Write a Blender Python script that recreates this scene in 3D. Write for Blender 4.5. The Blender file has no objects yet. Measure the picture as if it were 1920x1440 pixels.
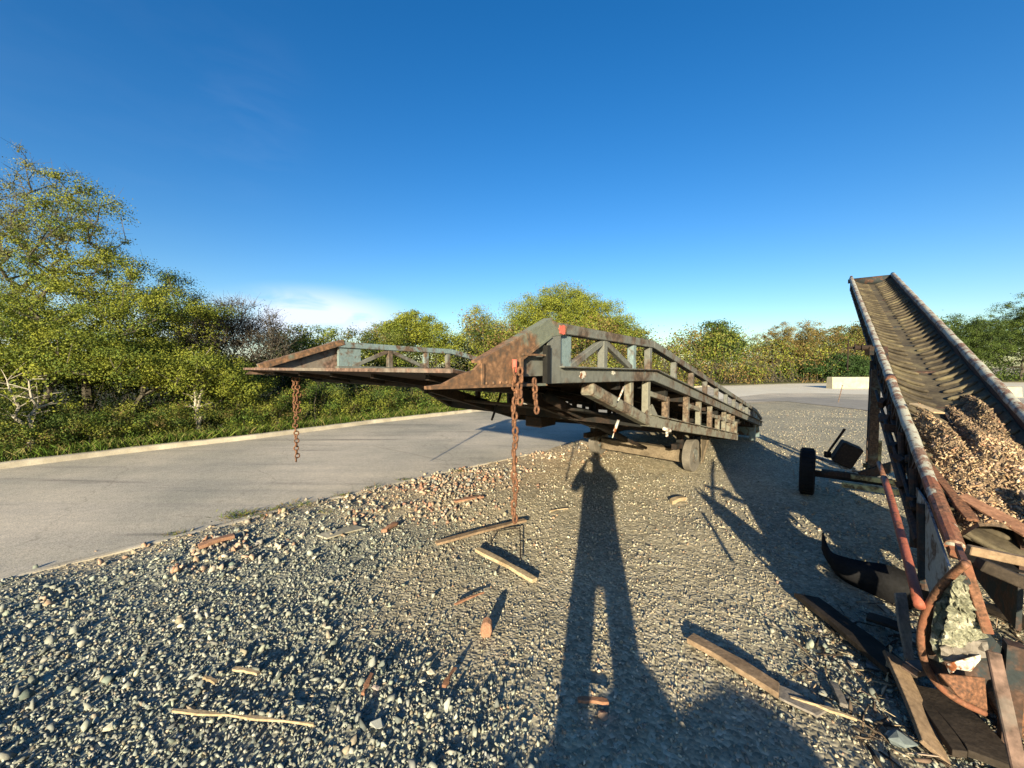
import bpy, bmesh, math, random
import numpy as np
from mathutils import Vector, Matrix, Euler

# ------------------------------------------------------------------ camera
F, HOR, CAMZ = 721.0, 686.0, 1.6
PITCH = math.atan((720 - HOR) / F)
sc = bpy.context.scene
col = sc.collection
cd = bpy.data.cameras.new("camera")
cd.sensor_width = 36.0
cd.lens = 36.0 * F / 1920.0
cd.clip_start, cd.clip_end = 0.03, 2000
cam = bpy.data.objects.new("camera", cd)
col.objects.link(cam)
cam.location = (0, 0, CAMZ)
cam.rotation_euler = (math.pi / 2 - PITCH, 0, 0)
sc.camera = cam
# ------------------------------------------------------------------ light
SUN_V = Vector((0.2006, 0.9517, -0.2323)).normalized()      # the way the light travels
SUN_EL = math.asin(-SUN_V.z)
SUN_AZ = math.atan2(-SUN_V.x, -SUN_V.y)
sd = bpy.data.lights.new("sun", "SUN")
sd.energy = 5.0
sd.angle = math.radians(0.5)
sd.color = (1.0, 0.86, 0.60)
sun = bpy.data.objects.new("sun", sd)
col.objects.link(sun)
sun.rotation_euler = SUN_V.to_track_quat('-Z', 'Y').to_euler()
w = bpy.data.worlds.new("World")
sc.world = w
w.use_nodes = True
N = w.node_tree.nodes
L = w.node_tree.links
for n in list(N): N.remove(n)
sky = N.new("ShaderNodeTexSky"); sky.sky_type = 'NISHITA'; sky.sun_disc = False
sky.sun_elevation = SUN_EL; sky.sun_rotation = SUN_AZ
sky.air_density = 1.0; sky.dust_density = 0.6; sky.ozone_density = 2.5
hs = N.new("ShaderNodeHueSaturation"); hs.inputs["Saturation"].default_value = 1.36; hs.inputs["Hue"].default_value = 0.508
L.new(sky.outputs[0], hs.inputs["Color"])
tc = N.new("ShaderNodeTexCoord")
# thin cloud: noise over the sky direction, masked to two patches of the sky
mp = N.new("ShaderNodeMapping"); mp.inputs["Scale"].default_value = (2.0, 2.0, 7.0)
L.new(tc.outputs["Generated"], mp.inputs[0])
nz = N.new("ShaderNodeTexNoise"); nz.inputs["Scale"].default_value = 3.2; nz.inputs["Detail"].default_value = 8
nz.inputs["Distortion"].default_value = 0.5
L.new(mp.outputs[0], nz.inputs["Vector"])
def wmath(op, a, b=None, c=None):
    m = N.new("ShaderNodeMath"); m.operation = op
    for i, v in enumerate((a, b, c)):
        if v is None: continue
        if isinstance(v, (int, float)): m.inputs[i].default_value = v
        else: L.new(v, m.inputs[i])
    return m.outputs[0]
def patch(px, py, rad, sx=1.0, sz=1.0):
    d = Vector(((px - 960) / F, 1, (720 - py) / F)).normalized()
    d = Matrix.Rotation(-PITCH, 3, 'X') @ d
    s = N.new("ShaderNodeVectorMath"); s.operation = 'SUBTRACT'
    L.new(tc.outputs["Generated"], s.inputs[0]); s.inputs[1].default_value = d
    m = N.new("ShaderNodeVectorMath"); m.operation = 'MULTIPLY'
    L.new(s.outputs[0], m.inputs[0]); m.inputs[1].default_value = (sx, sx, sz)
    ln = N.new("ShaderNodeVectorMath"); ln.operation = 'LENGTH'
    L.new(m.outputs[0], ln.inputs[0])
    mr = N.new("ShaderNodeMapRange"); mr.inputs["From Min"].default_value = rad; mr.inputs["From Max"].default_value = rad * 0.15
    mr.interpolation_type = 'SMOOTHSTEP'
    L.new(ln.outputs["Value"], mr.inputs["Value"])
    return mr.outputs["Result"]
def cloud(noise_lo, noise_hi, mask, k):
    mr = N.new("ShaderNodeMapRange"); mr.inputs["From Min"].default_value = noise_lo; mr.inputs["From Max"].default_value = noise_hi
    L.new(nz.outputs["Fac"], mr.inputs["Value"])
    return wmath('MULTIPLY', wmath('MULTIPLY', mr.outputs["Result"], mask), k)
c1 = cloud(0.27, 0.50, patch(600, 600, 0.26, 1.0, 2.9), 1.0)
c2 = cloud(0.42, 0.75, patch(60, 60, 0.45), 0.012)
c3 = cloud(0.42, 0.62, patch(480, 215, 0.17, 1.3, 0.8), 0.015)
c4 = cloud(0.3, 0.6, patch(260, 640, 0.30, 1.0, 2.5), 0.5)
cc = wmath('MINIMUM', wmath('ADD', wmath('ADD', c1, c2), wmath('ADD', c3, c4)), 0.9)
mx = N.new("ShaderNodeMix"); mx.data_type = 'RGBA'
L.new(cc, mx.inputs["Factor"]); L.new(hs.outputs[0], mx.inputs[6]); mx.inputs[7].default_value = (4.9, 5.3, 6.3, 1)
bg = N.new("ShaderNodeBackground"); bg.inputs["Strength"].default_value = 0.080
L.new(mx.outputs[2], bg.inputs["Color"])
wo = N.new("ShaderNodeOutputWorld"); L.new(bg.outputs[0], wo.inputs[0])
sc.view_settings.view_transform = 'Standard'
sc.view_settings.look = 'None'
sc.view_settings.exposure = 1.35
sc.view_settings.gamma = 1.0
sc.cycles.use_denoising = True
sc.cycles.max_bounces = 6
sc.cycles.transparent_max_bounces = 8

# ------------------------------------------------------------------ measuring
cP, sP = math.cos(PITCH), math.sin(PITCH)
def ray(px, py):
    x, d, u = (px - 960) / F, 1.0, (720 - py) / F
    return Vector((x, d * cP + u * sP, -d * sP + u * cP))
def G(px, py, z=0.0):                      # where a sight line meets the height z
    r = ray(px, py); t = (z - CAMZ) / r.z
    return Vector((r.x * t, r.y * t, z))
def at(px, py, y):                         # the point of a sight line at distance y
    r = ray(px, py); t = y / r.y
    return Vector((r.x * t, y, CAMZ + r.z * t))
def V(*a): return Vector(a)

# ------------------------------------------------------------------ materials
def mat(name):
    m = bpy.data.materials.new(name); m.use_nodes = True
    nt = m.node_tree
    b = nt.nodes["Principled BSDF"]
    return m, nt, b
def nd(nt, t, **kw):
    n = nt.nodes.new(t)
    for k, v in kw.items():
        if k in n.inputs: n.inputs[k].default_value = v
        else: setattr(n, k, v)
    return n
def ramp(nt, fac, stops, interp='LINEAR'):
    r = nt.nodes.new("ShaderNodeValToRGB"); r.color_ramp.interpolation = interp
    e = r.color_ramp.elements
    while len(e) < len(stops): e.new(0.5)
    for i, (p, c) in enumerate(stops):
        e[i].position = p; e[i].color = (*c, 1) if len(c) == 3 else c
    nt.links.new(fac, r.inputs[0]); return r.outputs[0]
def mixc(nt, f, a, b, mode='MIX'):
    m = nt.nodes.new("ShaderNodeMix"); m.data_type = 'RGBA'; m.blend_type = mode
    for i, v in ((0, f), (6, a), (7, b)):
        if hasattr(v, "links"): nt.links.new(v, m.inputs[i])
        elif isinstance(v, tuple): m.inputs[i].default_value = (*v, 1)
        else: m.inputs[i].default_value = v
    return m.outputs[2]
def noise(nt, scale, detail=4, vec=None, dist=0.0, rough=0.55, sc3=None):
    t = nt.nodes.new("ShaderNodeTexCoord")
    v = t.outputs["Object"] if vec is None else vec
    if sc3:
        mp = nd(nt, "ShaderNodeMapping"); mp.inputs["Scale"].default_value = sc3
        nt.links.new(v, mp.inputs[0]); v = mp.outputs[0]
    n = nd(nt, "ShaderNodeTexNoise", Scale=scale, Detail=detail, Distortion=dist, Roughness=rough)
    nt.links.new(v, n.inputs["Vector"]); return n.outputs["Fac"]
def bump(nt, b, h, strength=0.4, dist=0.01):
    n = nd(nt, "ShaderNodeBump", Strength=strength, Distance=dist)
    nt.links.new(h, n.inputs["Height"]); nt.links.new(n.outputs[0], b.inputs["Normal"])

def rusty(name, paint, rust_amt=0.5, rust=(0.19, 0.062, 0.02), dark=(0.045, 0.03, 0.022), scale=7.0, rough=0.8):
    m, nt, b = mat(name)
    n1 = noise(nt, scale, 8, dist=0.6); n2 = noise(nt, scale * 5, 6); n3 = noise(nt, scale * 0.35, 3)
    s = nt.nodes.new("ShaderNodeMath"); s.operation = 'MULTIPLY_ADD'
    nt.links.new(n3, s.inputs[0]); s.inputs[1].default_value = 0.5
    a = nt.nodes.new("ShaderNodeMath"); a.operation = 'MULTIPLY'; nt.links.new(n1, a.inputs[0]); a.inputs[1].default_value = 0.7
    nt.links.new(a.outputs[0], s.inputs[2])
    lo = 0.75 - 0.35 * rust_amt
    f = ramp(nt, s.outputs[0], [(max(lo - 0.05, 0), (0, 0, 0)), (min(lo + 0.04, 1), (1, 1, 1))])
    pv = mixc(nt, n2, tuple(c * 0.55 for c in paint), tuple(min(c * 1.35, .8) for c in paint))
    rv = ramp(nt, n2, [(0.3, dark), (0.5, rust), (0.72, tuple(min(c * 1.9, .6) for c in rust))])
    c = mixc(nt, f, pv, rv)
    nt.links.new(c, b.inputs["Base Color"]); b.inputs["Roughness"].default_value = rough
    b.inputs["Specular IOR Level"].default_value = 0.25
    bump(nt, b, n2, 0.5, 0.004)
    return m
def wood(name, c1, c2, scale=6, ax=(1, 1, 1), rough=0.85):
    m, nt, b = mat(name)
    n1 = noise(nt, scale, 8, sc3=ax, dist=0.4); n2 = noise(nt, scale * 9, 5, sc3=ax)
    c = ramp(nt, n1, [(0.3, c1), (0.7, c2)])
    c = mixc(nt, 0.6, c, ramp(nt, n2, [(0.3, (0.35, 0.33, 0.3)), (0.65, (1, 1, 1))]), 'MULTIPLY')
    nt.links.new(c, b.inputs["Base Color"]); b.inputs["Roughness"].default_value = rough
    b.inputs["Specular IOR Level"].default_value = 0.2
    bump(nt, b, n2, 0.6, 0.004)
    return m
def tinted(name, rough=0.9, trans=0.0, nz_scale=0, attr="tint", bmp=0.0):
    """base colour is the colour stored with each stone, leaf or blade"""
    m, nt, b = mat(name)
    a = nt.nodes.new("ShaderNodeAttribute"); a.attribute_name = attr
    c = a.outputs["Color"]
    if nz_scale:
        c = mixc(nt, 0.5, c, ramp(nt, noise(nt, nz_scale, 4), [(0.3, (0.5, 0.5, 0.5)), (0.7, (1, 1, 1))]), 'MULTIPLY')
        if bmp: bump(nt, b, noise(nt, nz_scale * 2, 4), bmp, 0.003)
    nt.links.new(c, b.inputs["Base Color"]); b.inputs["Roughness"].default_value = rough
    b.inputs["Specular IOR Level"].default_value = 0.2
    if trans:
        t = nt.nodes.new("ShaderNodeBsdfTranslucent"); nt.links.new(c, t.inputs[0])
        ms = nt.nodes.new("ShaderNodeMixShader"); ms.inputs[0].default_value = trans
        nt.links.new(b.outputs[0], ms.inputs[1]); nt.links.new(t.outputs[0], ms.inputs[2])
        nt.links.new(ms.outputs[0], nt.nodes["Material Output"].inputs[0])
    return m

M = {}
M['ramp_paint'] = rusty("weathered_ramp_steel", (0.135, 0.14, 0.125), 0.32, rust=(0.085, 0.064, 0.048), scale=5)
M['ramp_cheek'] = rusty("rusted_cheek_steel", (0.14, 0.155, 0.12), 0.6, rust=(0.15, 0.085, 0.048), dark=(0.07, 0.055, 0.042), scale=7)
M['ramp_blue'] = rusty("faded_blue_steel", (0.16, 0.215, 0.22), 0.30, rust=(0.10, 0.07, 0.05), scale=9)
M['ramp_brown'] = rusty("brown_rail_steel", (0.17, 0.145, 0.12), 0.5, rust=(0.13, 0.085, 0.065), scale=6)
M['ramp_dark'] = rusty("shaded_underframe_steel", (0.012, 0.012, 0.011), 0.4, rust=(0.022, 0.014, 0.010), scale=6)  # near-black base colour takes in the shade under the deck
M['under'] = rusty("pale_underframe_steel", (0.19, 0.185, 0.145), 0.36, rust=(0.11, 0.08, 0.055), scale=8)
M['rust'] = rusty("orange_rust", (0.10, 0.055, 0.04), 1.0, rust=(0.13, 0.062, 0.034), scale=15)
M['rail'] = rusty("flaking_rail_paint", (0.36, 0.36, 0.30), 0.36, rust=(0.16, 0.10, 0.07), scale=19, rough=0.6)
M['convdark'] = rusty("dark_oily_steel", (0.028, 0.035, 0.037), 0.45, rust=(0.06, 0.035, 0.025), scale=10)
M['convgreen'] = rusty("green_grey_leg_steel", (0.13, 0.145, 0.11), 0.5, rust=(0.09, 0.06, 0.04), scale=10)
M['red'] = rusty("faded_red_paint", (0.30, 0.09, 0.055), 0.3, rust=(0.2, 0.07, 0.035), scale=14, rough=0.6)
M['hoop'] = rusty("brown_hoop_paint", (0.20, 0.085, 0.05), 0.45, rust=(0.15, 0.075, 0.045), scale=12, rough=0.55)
M['panel'] = rusty("chalky_blue_panel", (0.34, 0.38, 0.38), 0.3, rust=(0.12, 0.1, 0.08), scale=12)
M['flake'] = rusty("flaking_green_white_paint", (0.46, 0.43, 0.33), 0.55, rust=(0.17, 0.17, 0.12), dark=(0.06, 0.065, 0.05), scale=22)
M['yellow'] = rusty("dusty_yellow_beam", (0.46, 0.43, 0.22), 0.42, rust=(0.16, 0.12, 0.06), scale=12)
M['wood'] = wood("weathered_timber", (0.15, 0.105, 0.07), (0.34, 0.24, 0.15))
M['woodpale'] = wood("pale_timber", (0.3, 0.22, 0.13), (0.55, 0.43, 0.27))
M['woodred'] = wood("reddish_timber", (0.2, 0.1, 0.06), (0.42, 0.22, 0.13))
M['woodgrey'] = wood("grey_timber", (0.13, 0.12, 0.11), (0.32, 0.28, 0.23))
M['wooddark'] = wood("rotten_dark_timber", (0.016, 0.013, 0.010), (0.065, 0.05, 0.038))
M['rubber'] = wood("black_rubber", (0.006, 0.006, 0.007), (0.014, 0.014, 0.016), rough=0.8)
M['bark'] = wood("tree_bark", (0.045, 0.04, 0.03), (0.12, 0.105, 0.08), 9, (1, 1, .25))
M['barkpale'] = wood("pale_bark", (0.28, 0.25, 0.2), (0.5, 0.46, 0.38), 9, (1, 1, .25))
M['leaf'] = tinted("foliage", 0.7, 0.28)
M['stone'] = tinted("crushed_stone", 0.95, 0, 60, bmp=0.3)
M['axlewood'] = wood('axle_timber', (0.10, 0.08, 0.055), (0.24, 0.19, 0.13))
M['litter'] = tinted("bark_litter", 0.95, 0, 40)
M['brick'] = wood("old_brick", (0.26, 0.14, 0.09), (0.42, 0.24, 0.15), 14)
M['white'] = rusty("chipped_white_paint", (0.5, 0.49, 0.42), 0.3, scale=30)
M['redmark'] = rusty("red_paint_splash", (0.55, 0.13, 0.09), 0.1, scale=20)

def concrete(name, a, b_, scale=3, fine=90):
    m, nt, b = mat(name)
    n1 = noise(nt, scale, 6); n2 = noise(nt, fine, 3)
    c = ramp(nt, n1, [(0.3, a), (0.7, b_)])
    c = mixc(nt, 0.55, c, ramp(nt, n2, [(0.3, (0.55, 0.55, 0.55)), (0.7, (1, 1, 1))]), 'MULTIPLY')
    nt.links.new(c, b.inputs["Base Color"]); b.inputs["Roughness"].default_value = 0.95
    b.inputs["Specular IOR Level"].default_value = 0.15
    bump(nt, b, n2, 0.5, 0.004)
    return m
M['kerb'] = concrete("kerb_concrete", (0.34, 0.30, 0.23), (0.54, 0.49, 0.39), 4)
M['block'] = concrete("block_concrete", (0.34, 0.31, 0.23), (0.50, 0.46, 0.35), 3, 30)
M['far_paled'] = concrete('grazing_paled_concrete', (0.70, 0.64, 0.51), (0.80, 0.74, 0.60), .6, 40)  # pale far concrete, lightened further to stand in for grazing light
M['patch'] = concrete("patch_asphalt", (0.30, 0.28, 0.24), (0.38, 0.35, 0.30), 2, 60)

def road_mat():
    m, nt, b = mat("worn_road_surface")
    big = noise(nt, 0.45, 7); fine = noise(nt, 130, 3); mid = noise(nt, 14, 5)
    c = ramp(nt, big, [(0.35, (0.42, 0.40, 0.335)), (0.64, (0.70, 0.62, 0.50))])
    c = mixc(nt, 0.7, c, ramp(nt, fine, [(0.36, (0.38, 0.38, 0.39)), (0.60, (1.08, 1.06, 1.02))]), 'MULTIPLY')
    c = mixc(nt, 0.35, c, ramp(nt, mid, [(0.3, (0.6, 0.6, 0.6)), (0.7, (1, 1, 1))]), 'MULTIPLY')
    # long tyre scuffs that run with the road
    t = nt.nodes.new("ShaderNodeTexCoord")
    mp = nd(nt, "ShaderNodeMapping"); mp.inputs["Rotation"].default_value = (0, 0, math.radians(-44)); mp.inputs["Scale"].default_value = (0.22, 3.2, 1)
    nt.links.new(t.outputs["Object"], mp.inputs[0])
    sc_ = noise(nt, 1.0, 5, vec=mp.outputs[0], dist=0.3)
    c = mixc(nt, 1.0, c, ramp(nt, sc_, [(0.30, (0.5, 0.5, 0.51)), (0.40, (0.93, 0.93, 0.93)), (0.6, (1.04, 1.03, 1.0))]), 'MULTIPLY')
    # cracks
    vo = nd(nt, "ShaderNodeTexVoronoi", feature='DISTANCE_TO_EDGE', Scale=0.55)
    wv = noise(nt, 1.6, 6)
    vm = nt.nodes.new("ShaderNodeVectorMath"); vm.operation = 'MULTIPLY_ADD'
    cx = nt.nodes.new("ShaderNodeCombineXYZ"); nt.links.new(wv, cx.inputs[0]); nt.links.new(wv, cx.inputs[1])
    nt.links.new(cx.outputs[0], vm.inputs[0]); vm.inputs[1].default_value = (1.6, -1.3, 0); nt.links.new(t.outputs["Object"], vm.inputs[2])
    nt.links.new(vm.outputs[0], vo.inputs["Vector"])
    c = mixc(nt, 1.0, c, ramp(nt, vo.outputs["Distance"], [(0.002, (0.8, 0.8, 0.8)), (0.008, (1, 1, 1))]), 'MULTIPLY')
    nt.links.new(c, b.inputs["Base Color"]); b.inputs["Roughness"].default_value = 0.95
    b.inputs["Specular IOR Level"].default_value = 0.15
    bump(nt, b, fine, 0.6, 0.004)
    return m
M['road'] = road_mat()

def gravel_mat():
    m, nt, b = mat("gravel_ground")
    t = nt.nodes.new("ShaderNodeTexCoord")
    a = nt.nodes.new("ShaderNodeAttribute"); a.attribute_name = "coarse"
    vo = nd(nt, "ShaderNodeTexVoronoi", Scale=48.0); nt.links.new(t.outputs["Object"], vo.inputs["Vector"])
    vs = nd(nt, "ShaderNodeTexVoronoi", Scale=17.0); nt.links.new(t.outputs["Object"], vs.inputs["Vector"])
    sp = nt.nodes.new("ShaderNodeSeparateColor"); nt.links.new(vo.outputs["Color"], sp.inputs[0])
    sp2 = nt.nodes.new("ShaderNodeSeparateColor"); nt.links.new(vs.outputs["Color"], sp2.inputs[0])
    tan = ramp(nt, sp.outputs[0], [(0.0, (0.26, 0.23, 0.165)), (0.4, (0.39, 0.345, 0.245)), (0.8, (0.48, 0.425, 0.305)), (1.0, (0.58, 0.52, 0.39))])
    gry = ramp(nt, sp.outputs[1], [(0.0, (0.18, 0.185, 0.155)), (0.5, (0.28, 0.285, 0.235)), (1.0, (0.38, 0.38, 0.30))])
    c = mixc(nt, a.outputs["Fac"], tan, gry)
    wa = nt.nodes.new("ShaderNodeAttribute"); wa.attribute_name = "warm"
    c = mixc(nt, wa.outputs["Fac"], c, ramp(nt, sp.outputs[0], [(0.0, (0.26, 0.20, 0.13)), (0.5, (0.42, 0.32, 0.20)), (1.0, (0.58, 0.46, 0.31))]))
    c = mixc(nt, 0.5, c, ramp(nt, sp2.outputs[0], [(0.0, (0.62, 0.62, 0.62)), (1.0, (1.15, 1.15, 1.15))]), 'MULTIPLY')
    big = noise(nt, 0.9, 5)
    c = mixc(nt, 0.8, c, ramp(nt, big, [(0.3, (0.72, 0.73, 0.74)), (0.7, (1.1, 1.07, 1.0))]), 'MULTIPLY')
    nt.links.new(c, b.inputs["Base Color"]); b.inputs["Roughness"].default_value = 0.97
    b.inputs["Specular IOR Level"].default_value = 0.15
    inv = ramp(nt, vo.outputs["Distance"], [(0.0, (1, 1, 1)), (0.7, (0, 0, 0))])
    inv2 = ramp(nt, vs.outputs["Distance"], [(0.0, (1, 1, 1)), (0.8, (0, 0, 0))])
    bump(nt, b, mixc(nt, 0.5, inv, inv2), 0.7, 0.012)
    return m
M['gravel'] = gravel_mat()
M['soil'] = concrete("dark_verge_soil", (0.035, 0.04, 0.018), (0.09, 0.085, 0.04), 3, 30)

def belt_mat():
    m, nt, b = mat("dusty_rubber_belt")
    n1 = noise(nt, 5, 6, dist=0.5); n2 = noise(nt, 45, 4)
    c = ramp(nt, n1, [(0.3, (0.05, 0.042, 0.032)), (0.52, (0.10, 0.083, 0.056)), (0.72, (0.17, 0.145, 0.085))])
    c = mixc(nt, 0.6, c, ramp(nt, n2, [(0.3, (0.5, 0.5, 0.5)), (0.7, (1.1, 1.1, 1.1))]), 'MULTIPLY')
    nt.links.new(c, b.inputs["Base Color"]); b.inputs["Roughness"].default_value = 0.9
    b.inputs["Specular IOR Level"].default_value = 0.2
    bump(nt, b, n2, 0.6, 0.005)
    return m
M['belt'] = belt_mat()
def flat(name, c, r=0.7):
    m, nt, b = mat(name); nt.links.new(mixc(nt, noise(nt, 12, 4), tuple(x * .7 for x in c), c), b.inputs["Base Color"])
    b.inputs["Roughness"].default_value = r; return m
M['skin'] = flat("skin", (0.5, 0.3, 0.22), 0.5); M['coat'] = flat("navy_coat", (0.04, 0.05, 0.08))
M['jeans'] = flat("jeans", (0.06, 0.08, 0.13)); M['boot'] = flat("boot_leather", (0.05, 0.035, 0.025))
M['hair'] = flat("brown_hair", (0.05, 0.03, 0.02)); M['phone'] = flat("phone_case", (0.02, 0.02, 0.02), 0.4)

# ------------------------------------------------------------------ builders
def tag(o, label=None, cat=None, group=None, kind=None):
    if label: o["label"] = label
    if cat: o["category"] = cat
    if group: o["group"] = group
    if kind: o["kind"] = kind
    return o
def thing(name, loc, label, cat, group=None):
    o = bpy.data.objects.new(name, None); o.empty_display_size = 0.2
    o.location = loc; col.objects.link(o)
    return tag(o, label, cat, group)
def link_mesh(name, me, m, parent=None):
    o = bpy.data.objects.new(name, me); col.objects.link(o)
    if m: me.materials.append(m)
    if parent is not None: o.parent = parent
    return o
class MB:
    def __init__(s): s.v = []; s.f = []
    def add(s, vs, fs):
        k = len(s.v); s.v += [tuple(p) for p in vs]; s.f += [tuple(i + k for i in f) for f in fs]; return s
    def beam(s, p0, p1, wd, h, up=(0, 0, 1), ext=0.0):
        p0, p1 = Vector(p0), Vector(p1); d = (p1 - p0).normalized(); up = Vector(up)
        if abs(d.dot(up)) > 0.99: up = Vector((1, 0, 0))
        x = d.cross(up).normalized() * wd / 2; z = x.cross(d).normalized() * h / 2
        p0 = p0 - d * ext; p1 = p1 + d * ext
        vs = [p + a * x + b * z for p in (p0, p1) for a, b in ((-1, -1), (1, -1), (1, 1), (-1, 1))]
        return s.add(vs, [(3, 2, 1, 0), (4, 5, 6, 7), (0, 1, 5, 4), (1, 2, 6, 5), (2, 3, 7, 6), (3, 0, 4, 7)])
    def box(s, c, sx, sy, sz, rot=None):
        R = rot or Matrix.Identity(3); c = Vector(c)
        vs = [c + R @ Vector((a * sx / 2, b * sy / 2, e * sz / 2)) for e in (-1, 1) for a, b in ((-1, -1), (1, -1), (1, 1), (-1, 1))]
        return s.add(vs, [(3, 2, 1, 0), (4, 5, 6, 7), (0, 1, 5, 4), (1, 2, 6, 5), (2, 3, 7, 6), (3, 0, 4, 7)])
    def prism(s, poly, off):
        n = len(poly); off = Vector(off)
        vs = [Vector(p) - off / 2 for p in poly] + [Vector(p) + off / 2 for p in poly]
        return s.add(vs, [tuple(range(n))[::-1], tuple(range(n, 2 * n))] + [(i, (i + 1) % n, n + (i + 1) % n, n + i) for i in range(n)])
    def tube(s, pts, rs, n=8, closed=False):
        pts = [Vector(p) for p in pts]
        if not hasattr(rs, '__len__'): rs = [rs] * len(pts)
        rings = []; prev = None; k = len(pts)
        for i, p in enumerate(pts):
            if closed: d = (pts[(i + 1) % k] - pts[i - 1]).normalized()
            else: d = (pts[min(i + 1, k - 1)] - pts[max(i - 1, 0)]).normalized()
            a = prev if prev is not None else (Vector((0, 0, 1)) if abs(d.z) < 0.9 else Vector((1, 0, 0)))
            x = (a - d * a.dot(d)).normalized(); y = d.cross(x); prev = x
            rings.append([p + (x * math.cos(t) + y * math.sin(t)) * rs[i] for t in [2 * math.pi * j / n for j in range(n)]])
        vs = [q for r in rings for q in r]; fs = []
        for i in range(k if closed else k - 1):
            a, b = i * n, ((i + 1) % k) * n
            for j in range(n): fs.append((a + j, a + (j + 1) % n, b + (j + 1) % n, b + j))
        if not closed: fs += [tuple(range(n))[::-1], tuple((k - 1) * n + j for j in range(n))]
        return s.add(vs, fs)
    def disc(s, c, ax, r0, r1, wd, n=28, bulge=0.0):
        """ring (tyre or rim) round axis ax from radius r0 to r1, width wd"""
        c = Vector(c); ax = Vector(ax).normalized()
        x = ax.cross(Vector((0, 0, 1))).normalized(); z = x.cross(ax)
        prof = [(r0, -wd / 2), (r1 * (1 - bulge), -wd / 2), (r1, -wd / 2 * (1 - 2.2 * bulge)), (r1, wd / 2 * (1 - 2.2 * bulge)), (r1 * (1 - bulge), wd / 2), (r0, wd / 2)]
        vs = []; m = len(prof)
        for i in range(n):
            t = 2 * math.pi * i / n; q = x * math.cos(t) + z * math.sin(t)
            vs += [c + q * r + ax * h for r, h in prof]
        fs = []
        for i in range(n):
            a, b = i * m, ((i + 1) % n) * m
            for j in range(m): fs.append((a + j, a + (j + 1) % m, b + (j + 1) % m, b + j))
        return s.add(vs, fs)
    def build(s, name, m, parent=None, smooth=False, bevel=0.0, warp=0.0):
        org = Vector(parent.location) if parent is not None else Vector((0, 0, 0))
        if parent is not None and parent.parent is not None: org = org + Vector(parent.parent.location)
        vs = [Vector(p) - org for p in s.v]
        if warp:
            rn = random.Random(len(vs)); vs = [p + Vector((rn.uniform(-1, 1), rn.uniform(-1, 1), rn.uniform(-1, 1))) * warp for p in vs]
        me = bpy.data.meshes.new(name); me.from_pydata([tuple(p) for p in vs], [], s.f)
        bm = bmesh.new(); bm.from_mesh(me); bmesh.ops.recalc_face_normals(bm, faces=bm.faces); bm.to_mesh(me); bm.free()
        if smooth: me.polygons.foreach_set("use_smooth", [True] * len(me.polygons))
        o = link_mesh(name, me, m, parent)
        if bevel:
            bv = o.modifiers.new("bevel", 'BEVEL'); bv.width = bevel; bv.segments = 1; bv.limit_method = 'ANGLE'
        return o
def np_mesh(name, verts, faces_flat, loop_tot, colors=None, attr="tint"):
    me = bpy.data.meshes.new(name)
    verts = np.ascontiguousarray(verts, dtype=np.float32)
    me.vertices.add(len(verts)); me.vertices.foreach_set("co", verts.ravel())
    me.loops.add(len(faces_flat)); me.loops.foreach_set("vertex_index", np.ascontiguousarray(faces_flat, dtype=np.int32))
    me.polygons.add(len(loop_tot)); ls = np.concatenate([[0], np.cumsum(loop_tot)[:-1]]).astype(np.int32)
    me.polygons.foreach_set("loop_start", ls); me.polygons.foreach_set("loop_total", np.asarray(loop_tot, dtype=np.int32))
    me.update(calc_edges=True)
    if colors is not None:
        c4 = np.ones((len(verts), 4), dtype=np.float32); c4[:, :3] = colors
        at_ = me.attributes.new(attr, 'FLOAT_COLOR', 'POINT'); at_.data.foreach_set("color", c4.ravel())
    return me

# smooth value noise in numpy
_rg = np.random.default_rng(11); _T = _rg.random((256, 256))
def vnoise(x, y):
    xi = np.floor(x).astype(int); yi = np.floor(y).astype(int); fx = x - xi; fy = y - yi
    fx = fx * fx * (3 - 2 * fx); fy = fy * fy * (3 - 2 * fy)
    a = _T[xi & 255, yi & 255]; b = _T[(xi + 1) & 255, yi & 255]; c = _T[xi & 255, (yi + 1) & 255]; d = _T[(xi + 1) & 255, (yi + 1) & 255]
    return (a * (1 - fx) + b * fx) * (1 - fy) + (c * (1 - fx) + d * fx) * fy
def fbm(x, y, o=4):
    s = 0; a = .5
    for i in range(o): s = s + a * vnoise(x * 2 ** i + 17 * i, y * 2 ** i + 31 * i); a *= .5
    return s

# ------------------------------------------------------------------ road outline
NEAR_PX = [(-260, 1146), (0, 1083), (267, 1020), (430, 979), (560, 946), (860, 878), (1030, 842), (1110, 818), (1240, 786), (1360, 757), (1480, 752), (1620, 768), (1760, 800), (1960, 850)]
FAR_PX = [(-420, 929), (0, 880), (240, 850), (480, 823), (700, 794), (885, 773), (1000, 758), (1150, 739), (1350, 723), (1480, 719), (1650, 717), (2100, 716)]
near = [G(*p) for p in NEAR_PX]; far = [G(*p) for p in FAR_PX]
d0 = (near[0] - near[1]).normalized(); near = [near[0] + d0 * 12] + near
d1 = (far[0] - far[1]).normalized(); far = [far[0] + d1 * 12] + far
near_np = np.array([(p.x, p.y) for p in near]); far_np = np.array([(p.x, p.y) for p in far])
def seg_signed(P, poly):
    """distance to polyline, and side (positive = left of its direction)"""
    best = np.full(len(P), 1e9); sd_ = np.zeros(len(P))
    for a, b in zip(poly[:-1], poly[1:]):
        ab = b - a; t = np.clip(((P - a) @ ab) / (ab @ ab), 0, 1); q = a + t[:, None] * ab
        d = np.hypot(*(P - q).T); s_ = np.sign(ab[0] * (P[:, 1] - a[1]) - ab[1] * (P[:, 0] - a[0]))
        m_ = d < best; best[m_] = d[m_]; sd_[m_] = s_[m_]
    return best * sd_
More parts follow.
